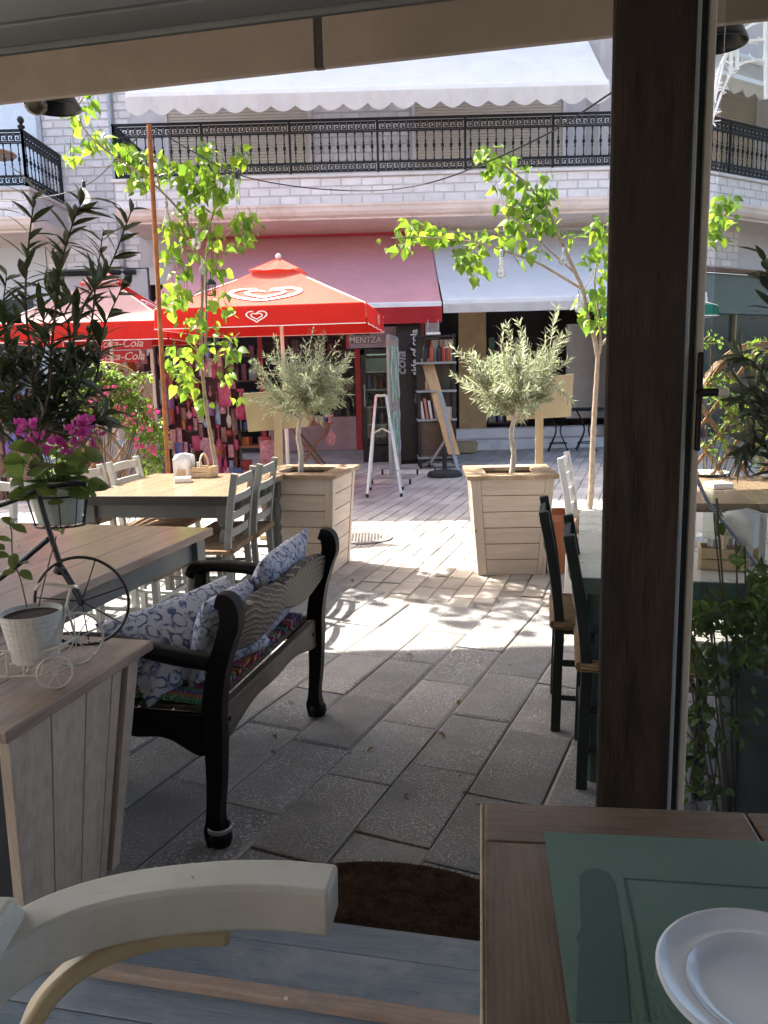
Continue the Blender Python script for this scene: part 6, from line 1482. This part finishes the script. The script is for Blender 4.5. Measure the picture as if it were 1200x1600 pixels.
for i, (c, z) in enumerate((('red', .135), ('yellow', .135), ('orange', .465), ('red', .465), ('hot pink', .865), ('white', .865))): toy('box', c, (sh2.location.x - .15 + (i % 2) * .28, 11.35, z), .17, '%s toy box on the %s shelf of the low brown bench' % (c, ('bottom', 'middle', 'top')[i // 2]))
for px, py, c, k, s, l in ((395, 640, 'hot pink', 'heart', .2, 'hot pink toy hanging left of the umbrella pole'), (375, 610, 'hot pink', 'shovel', .2, 'long hot pink shovel hanging beside the tree'), (350, 600, 'hot pink', 'packet', .2, 'big hot pink packet hanging right of the tree trunk'), (515, 650, 'pale pink', 'shovel', .2, 'pale pink shovel hanging from the brown folding table'), (418, 690, 'pale pink', 'packet', .22, 'pale pink packet standing against the umbrella pole'), (195, 615, 'hot pink', 'shovel', .22, 'hot pink shovel above the bamboo trellis'), (205, 660, 'red', 'ball', .14, 'red toy ball showing above the trellis lattice'), (190, 695, 'pale blue', 'heart', .13, 'pale blue toy seen through the bamboo lattice')):
    toy(k, c, A(px, py, 11.0 if px > 300 else 9.4), s, l)
# cooler with red signs at the left
M_cred = mat('sign_red', (.45, .02, .03), .45, .12, 5)
cx0, cx1 = A(146, 540, 11.0), A(238, 540, 11.0); cs_ = thing('sign_cooler', 'grey chest cooler with red lettered signs behind the bamboo trellis', 'cooler', ((cx0.x + cx1.x) / 2, 11.0, 0)); hw = (cx1.x - cx0.x) / 2
MB().box((0, .3, .5), (hw * 2, .6, 1.0)).build('cabinet', mat('cooler_grey', (.35, .33, .32), .5, .15, 4), cs_, bevel=.01)
for x in (-hw + .03, hw - .03): MB().box((x, .05, 1.4), (.04, .04, .9)).build('upright', M_pole, cs_)
z1, z2 = A(190, 537, 11.0).z, A(190, 557, 11.0).z
s1 = MB().box((0, 0, z1), (hw * 2, .03, .16)).build('sign', M_cred, cs_); s2 = MB().box((-.06, .06, z2), (hw * 1.25, .03, .16)).build('sign', M_cred, cs_)
text('Coca-Cola', .15, M_inkw, s1, Mt(-.05, -.02, z1), shear=.35, bold=.001); text('Coca-Cola', .15, M_inkw, s2, Mt(-.06, .04, z2), shear=.35, bold=.001)
MB().box((.05, .3, 1.25), (hw * 1.5, .4, .35)).build('display_case', mat('case_grey', (.28, .24, .22), .5, .3, 8), cs_)
# wrought iron tables before the dark shop
for i, (px, l) in enumerate(((872, 'black wrought iron table under the right menu board, before the dark shop'), (916, 'black wrought iron table behind the tree trunk, before the dark shop'))):
    p = A(px, 690, 13.9); t = thing('iron_table', l, 'table', (p.x, 13.9, 0)); MB().lathe([(.001, .70), (.33, .70), (.34, .715), (.33, .73), (.001, .73)], 24, cap=False).build('top', M_blackiron, t)
    for k in range(4): a = k * PI / 2 + .6; MB().tube(smooth_path([(.24 * math.cos(a), .24 * math.sin(a), 0), (.17 * math.cos(a), .17 * math.sin(a), .12), (.05 * math.cos(a), .05 * math.sin(a), .36), (.16 * math.cos(a), .16 * math.sin(a), .58), (.25 * math.cos(a), .25 * math.sin(a), .70)], 5), .012, 6).build('leg', M_blackiron, t, True)
    MB().tube([(.15 * math.cos(a), .15 * math.sin(a), .14) for a in [2 * PI * q / 20 for q in range(21)]], .009, 6, cap=False).build('ring', M_blackiron, t)

# ================================================================ ON THE TABLES
M_glz = mat('white_glaze', (.78, .78, .77), .2, .04, 4)
def ashtray(label, p, s=.06, rz=.2):
    b = MB(); k = s * .72; z = .032; b.v = [(x * s, y * s, q) for q in (0, z) for x, y in ((-1, -1), (1, -1), (1, 1), (-1, 1))] + [(x * k, y * k, q) for q in (z, .012) for x, y in ((-1, -1), (1, -1), (1, 1), (-1, 1))]
    b.f = [(3, 2, 1, 0), (12, 13, 14, 15)] + [(i, (i + 1) % 4, 4 + (i + 1) % 4, 4 + i) for i in range(4)] + [(4 + i, 4 + (i + 1) % 4, 8 + (i + 1) % 4, 8 + i) for i in range(4)] + [(8 + i, 8 + (i + 1) % 4, 12 + (i + 1) % 4, 12 + i) for i in range(4)]
    o = b.build('ashtray', M_glz, None, bevel=.004); o.location = p; o.rotation_euler = (0, 0, rz); return tag(o, label, 'ashtray')
ashtray('white square ashtray on the sunlit table', G(286, 753, .751), .055)
M_light = wood('light_pine', (.48, .34, .20), (.60, .46, .30), 'x', .55, 6, .1)
def caddy(label, p, rz, s=1.0, jars=2):
    t = thing('wooden_caddy', label, 'caddy', p, rz); w_, d_, h_ = .15 * s, .10 * s, .075 * s
    for y in (-d_ / 2, d_ / 2):
        for k in range(2): MB().box((0, y, h_ * (.25 + .5 * k)), (w_, .009, h_ * .46)).build('slat', M_light, t, bevel=.002)
    for x in (-w_ / 2, w_ / 2): MB().box((x, 0, h_ / 2), (.009, d_, h_)).build('end', M_light, t, bevel=.002)
    MB().box((0, 0, .005), (w_, d_, .008)).build('floor', M_light, t)
    MB().tube([(0, d_ / 2 * 1.12 * math.cos(a), h_ + .085 * s * math.sin(a)) for a in [PI * i / 16 for i in range(17)]], .007 * s, 8).build('handle', M_light, t, True)
    return t
def jar2(loc, label, s=1, col=(.10, .05, .03)):
    t = thing('shaker', label, 'shaker', loc); MB().lathe([(.001, 0), (.020 * s, 0), (.023 * s, .03 * s), (.021 * s, .07 * s)], 14, cap=False).build('glass', M_bg, t, True); MB().lathe([(.001, .002), (.018 * s, .002), (.018 * s, .05 * s), (.001, .05 * s)], 12, cap=False).build('contents', mat('spice_%d' % int(col[0] * 99), col, .8, .3, 30), t); MB().lathe([(.022 * s, .07 * s), (.022 * s, .095 * s), (.001, .10 * s)], 14, cap=False).build('cap', M_capm, t, True)
p = G(320, 745, .751); caddy('light pine caddy with handle on the sunlit table', p, -.3, 1.0)
jar2(p + V((-.035, 0, .01)), 'glass shaker with metal cap in the caddy on the sunlit table', 1); 
M_nap = mat('napkin_paper', (.78, .80, .84), .8, .05, 10)
def napkins(label, p, rz, h=.15):
    t = thing('napkins', label, 'napkins', p, rz)
    for i in range(6):
        MB().sheet(lambda u, v: ((u - .5) * .11 + (i - 3) * .008, (i - 3) * .007 + .012 * math.sin(u * 5 + i), v * (h + .012 * (i % 3) - .03 * abs(u - .4))), 5, 4).build('napkin', M_nap, t, True, thick=.001, raw=True)
    MB().box((0, 0, .03), (.10, .06, .06)).build('holder', M_light, t, bevel=.003); return t
napkins('white paper napkins in a holder on the sunlit table by the pole', G(290, 746, .751), .2, .15)
o = MB().lathe([(.001, 0), (.03, 0), (.033, .08), (.02, .12), (.012, .16), (.012, .2), (.001, .2)], 14, cap=False).build('sauce_bottle', mat('dark_sauce', (.05, .02, .015), .2, .2, 8), None, True); o.location = G(304, 744, .751); tag(o, 'dark sauce bottle between napkins and caddy on the sunlit table', 'bottle')
# right table behind the glass
p = G(1128, 886, .751); caddy('pine caddy holding shakers on the white table behind the glass', p, -.35, 1.0)
jar2(p + V((-.035, -.01, .01)), 'glass shaker with brown spice in the pine caddy behind the glass', 1); jar2(p + V((.025, .01, .01)), 'glass shaker with pale salt in the pine caddy behind the glass', 1, (.5, .48, .45))
napkins('upright white napkins in a wooden holder on the white table behind the glass', G(1160, 880, .751), -.4, .17)
o = MB().lathe([(.001, .006), (.045, .006), (.055, .04), (.06, .04), (.05, 0), (.001, 0)], 24, cap=False).build('bowl', M_glz, None, True); o.location = G(1076, 850, .751); tag(o, 'white bowl on the white table right of the dark post', 'bowl')
def plate2(label, p, r):
    o = MB().lathe([(.001, .004), (r * .6, .004), (r * .75, .012), (r, .02), (r, .017), (r * .72, .006), (r * .6, 0), (.001, 0)], 32, cap=False).build('plate', M_glz, None, True); o.location = p; return tag(o, label, 'plate')
plate2('white plate at the far side of the pale table behind the glass', G(1105, 742, .751), .13); 
ashtray('white square ashtray on the pale table behind the glass', G(1122, 762, .751), .06, .1)
# striped cord across the glass corner
P = smooth_path([A(1086, 742, 2.1), A(1110, 790, 2.1), A(1150, 840, 2.1), A(1190, 892, 2.1), A(1230, 930, 2.1)], 6); b0 = P[0]
def ropemat():
    t = NT('striped_cord'); wv = t.n('TexWave', bands_direction='Z'); wv.inputs['Scale'].default_value = 60; t.l(t.coord(), wv.inputs['Vector']); t.l(t.ramp(wv.outputs['Fac'], [(.4, (.55, .57, .6)), (.6, (.06, .09, .25))]), t.b.inputs['Base Color']); return t.m
o = MB().tube([q - b0 for q in P], .005, 7).build('striped_cord', ropemat(), None, True); o.location = b0; tag(o, 'blue and white striped cord slanting behind the glass door', 'cord')
# terracotta pot and straw basket by the white chair
tpot = thing('terracotta_pot', 'terracotta pot standing between the white chair and the planter', 'pot', (A(884, 880, 5.45).x, 5.62, 0)); MB().lathe([(.001, 0), (.11, 0), (.15, .38), (.165, .38), (.165, .43), (.145, .43), (.135, .36), (.001, .36)], 24, cap=False).build('body', mat('terracotta', (.40, .15, .07), .8, .2, 6), tpot, True)
bsk = thing('straw_basket', 'straw basket on the ground behind the right table', 'basket', (A(896, 870, 6.0).x, 6.0, 0)); MB().lathe([(.001, 0), (.13, 0), (.18, .12), (.18, .28), (.165, .28), (.16, .12), (.001, .03)], 20, cap=False).build('body', M_rush, bsk, True)

# goods inside the shops
GC = [(.30, .08, .10), (.40, .36, .32), (.12, .16, .30), (.36, .22, .08), (.10, .22, .14), (.34, .14, .20)]; GN = ['red', 'cream', 'blue', 'ochre', 'green', 'pink']
for nm, x0, Y, lab in (('left', -2.9, 15.9, 'toy shop left of its door'), ('mid', -1.35, 15.6, 'toy shop behind its window'), ('right', 2.3, 16.2, 'dark shop behind the olive tree')):
    t = thing('display_shelf', 'tall display shelf inside the %s' % lab, 'shelf', (x0, Y, .02))
    for x in (-.55, .55): MB().box((x, 0, .95), (.04, .34, 1.9)).build('side', M_brn, t)
    for k in range(4):
        MB().box((0, 0, .35 + k * .48), (1.06, .32, .025)).build('shelf', M_brn, t)
        for j in range(6):
            q = (k * 5 + j * 7 + len(nm)) % 6; hh_ = rnd(.14, .34)
            o = MB().box((0, 0, hh_ / 2), (rnd(.09, .15), rnd(.1, .2), hh_)).build('product_box', mat('goods_' + GN[q], GC[q], .45, .4, 14), None, bevel=.004); o.location = (x0 - .43 + j * .17, Y - .04, .02 + .35 + k * .48 + .014)
            lb = '%s product box on the %s shelf inside the %s' % (GN[q], ('lowest', 'second', 'third', 'top')[k], lab); tag(o, lb, 'box', lb)
# dry leaves on the paving
M_dry = leafmat('dry_leaf', (.10, .06, .02), (.20, .13, .04), .2, .7, .4); me_ = leaf_mesh('fallen_leaf', OVAL, M_dry, .2, .3)
for i in range(22):
    x, y = rnd(-.6, 1.3), rnd(2.3, 6.6)
    if i < 8: x, y = rnd(-.25, .45), rnd(2.2, 3.4)
    o = put('fallen_leaf', me_, None); o.matrix_world = Matrix.Translation((x, y, .012)) @ Matrix.Rotation(rnd(0, 6), 4, 'Z') @ Matrix.Rotation(rnd(-.15, .15), 4, 'X') @ Matrix.Scale(rnd(.018, .038), 4)
    tag(o, 'small dry brown leaf lying on the grey paving of the path', 'leaf', 'dry leaves on the path')
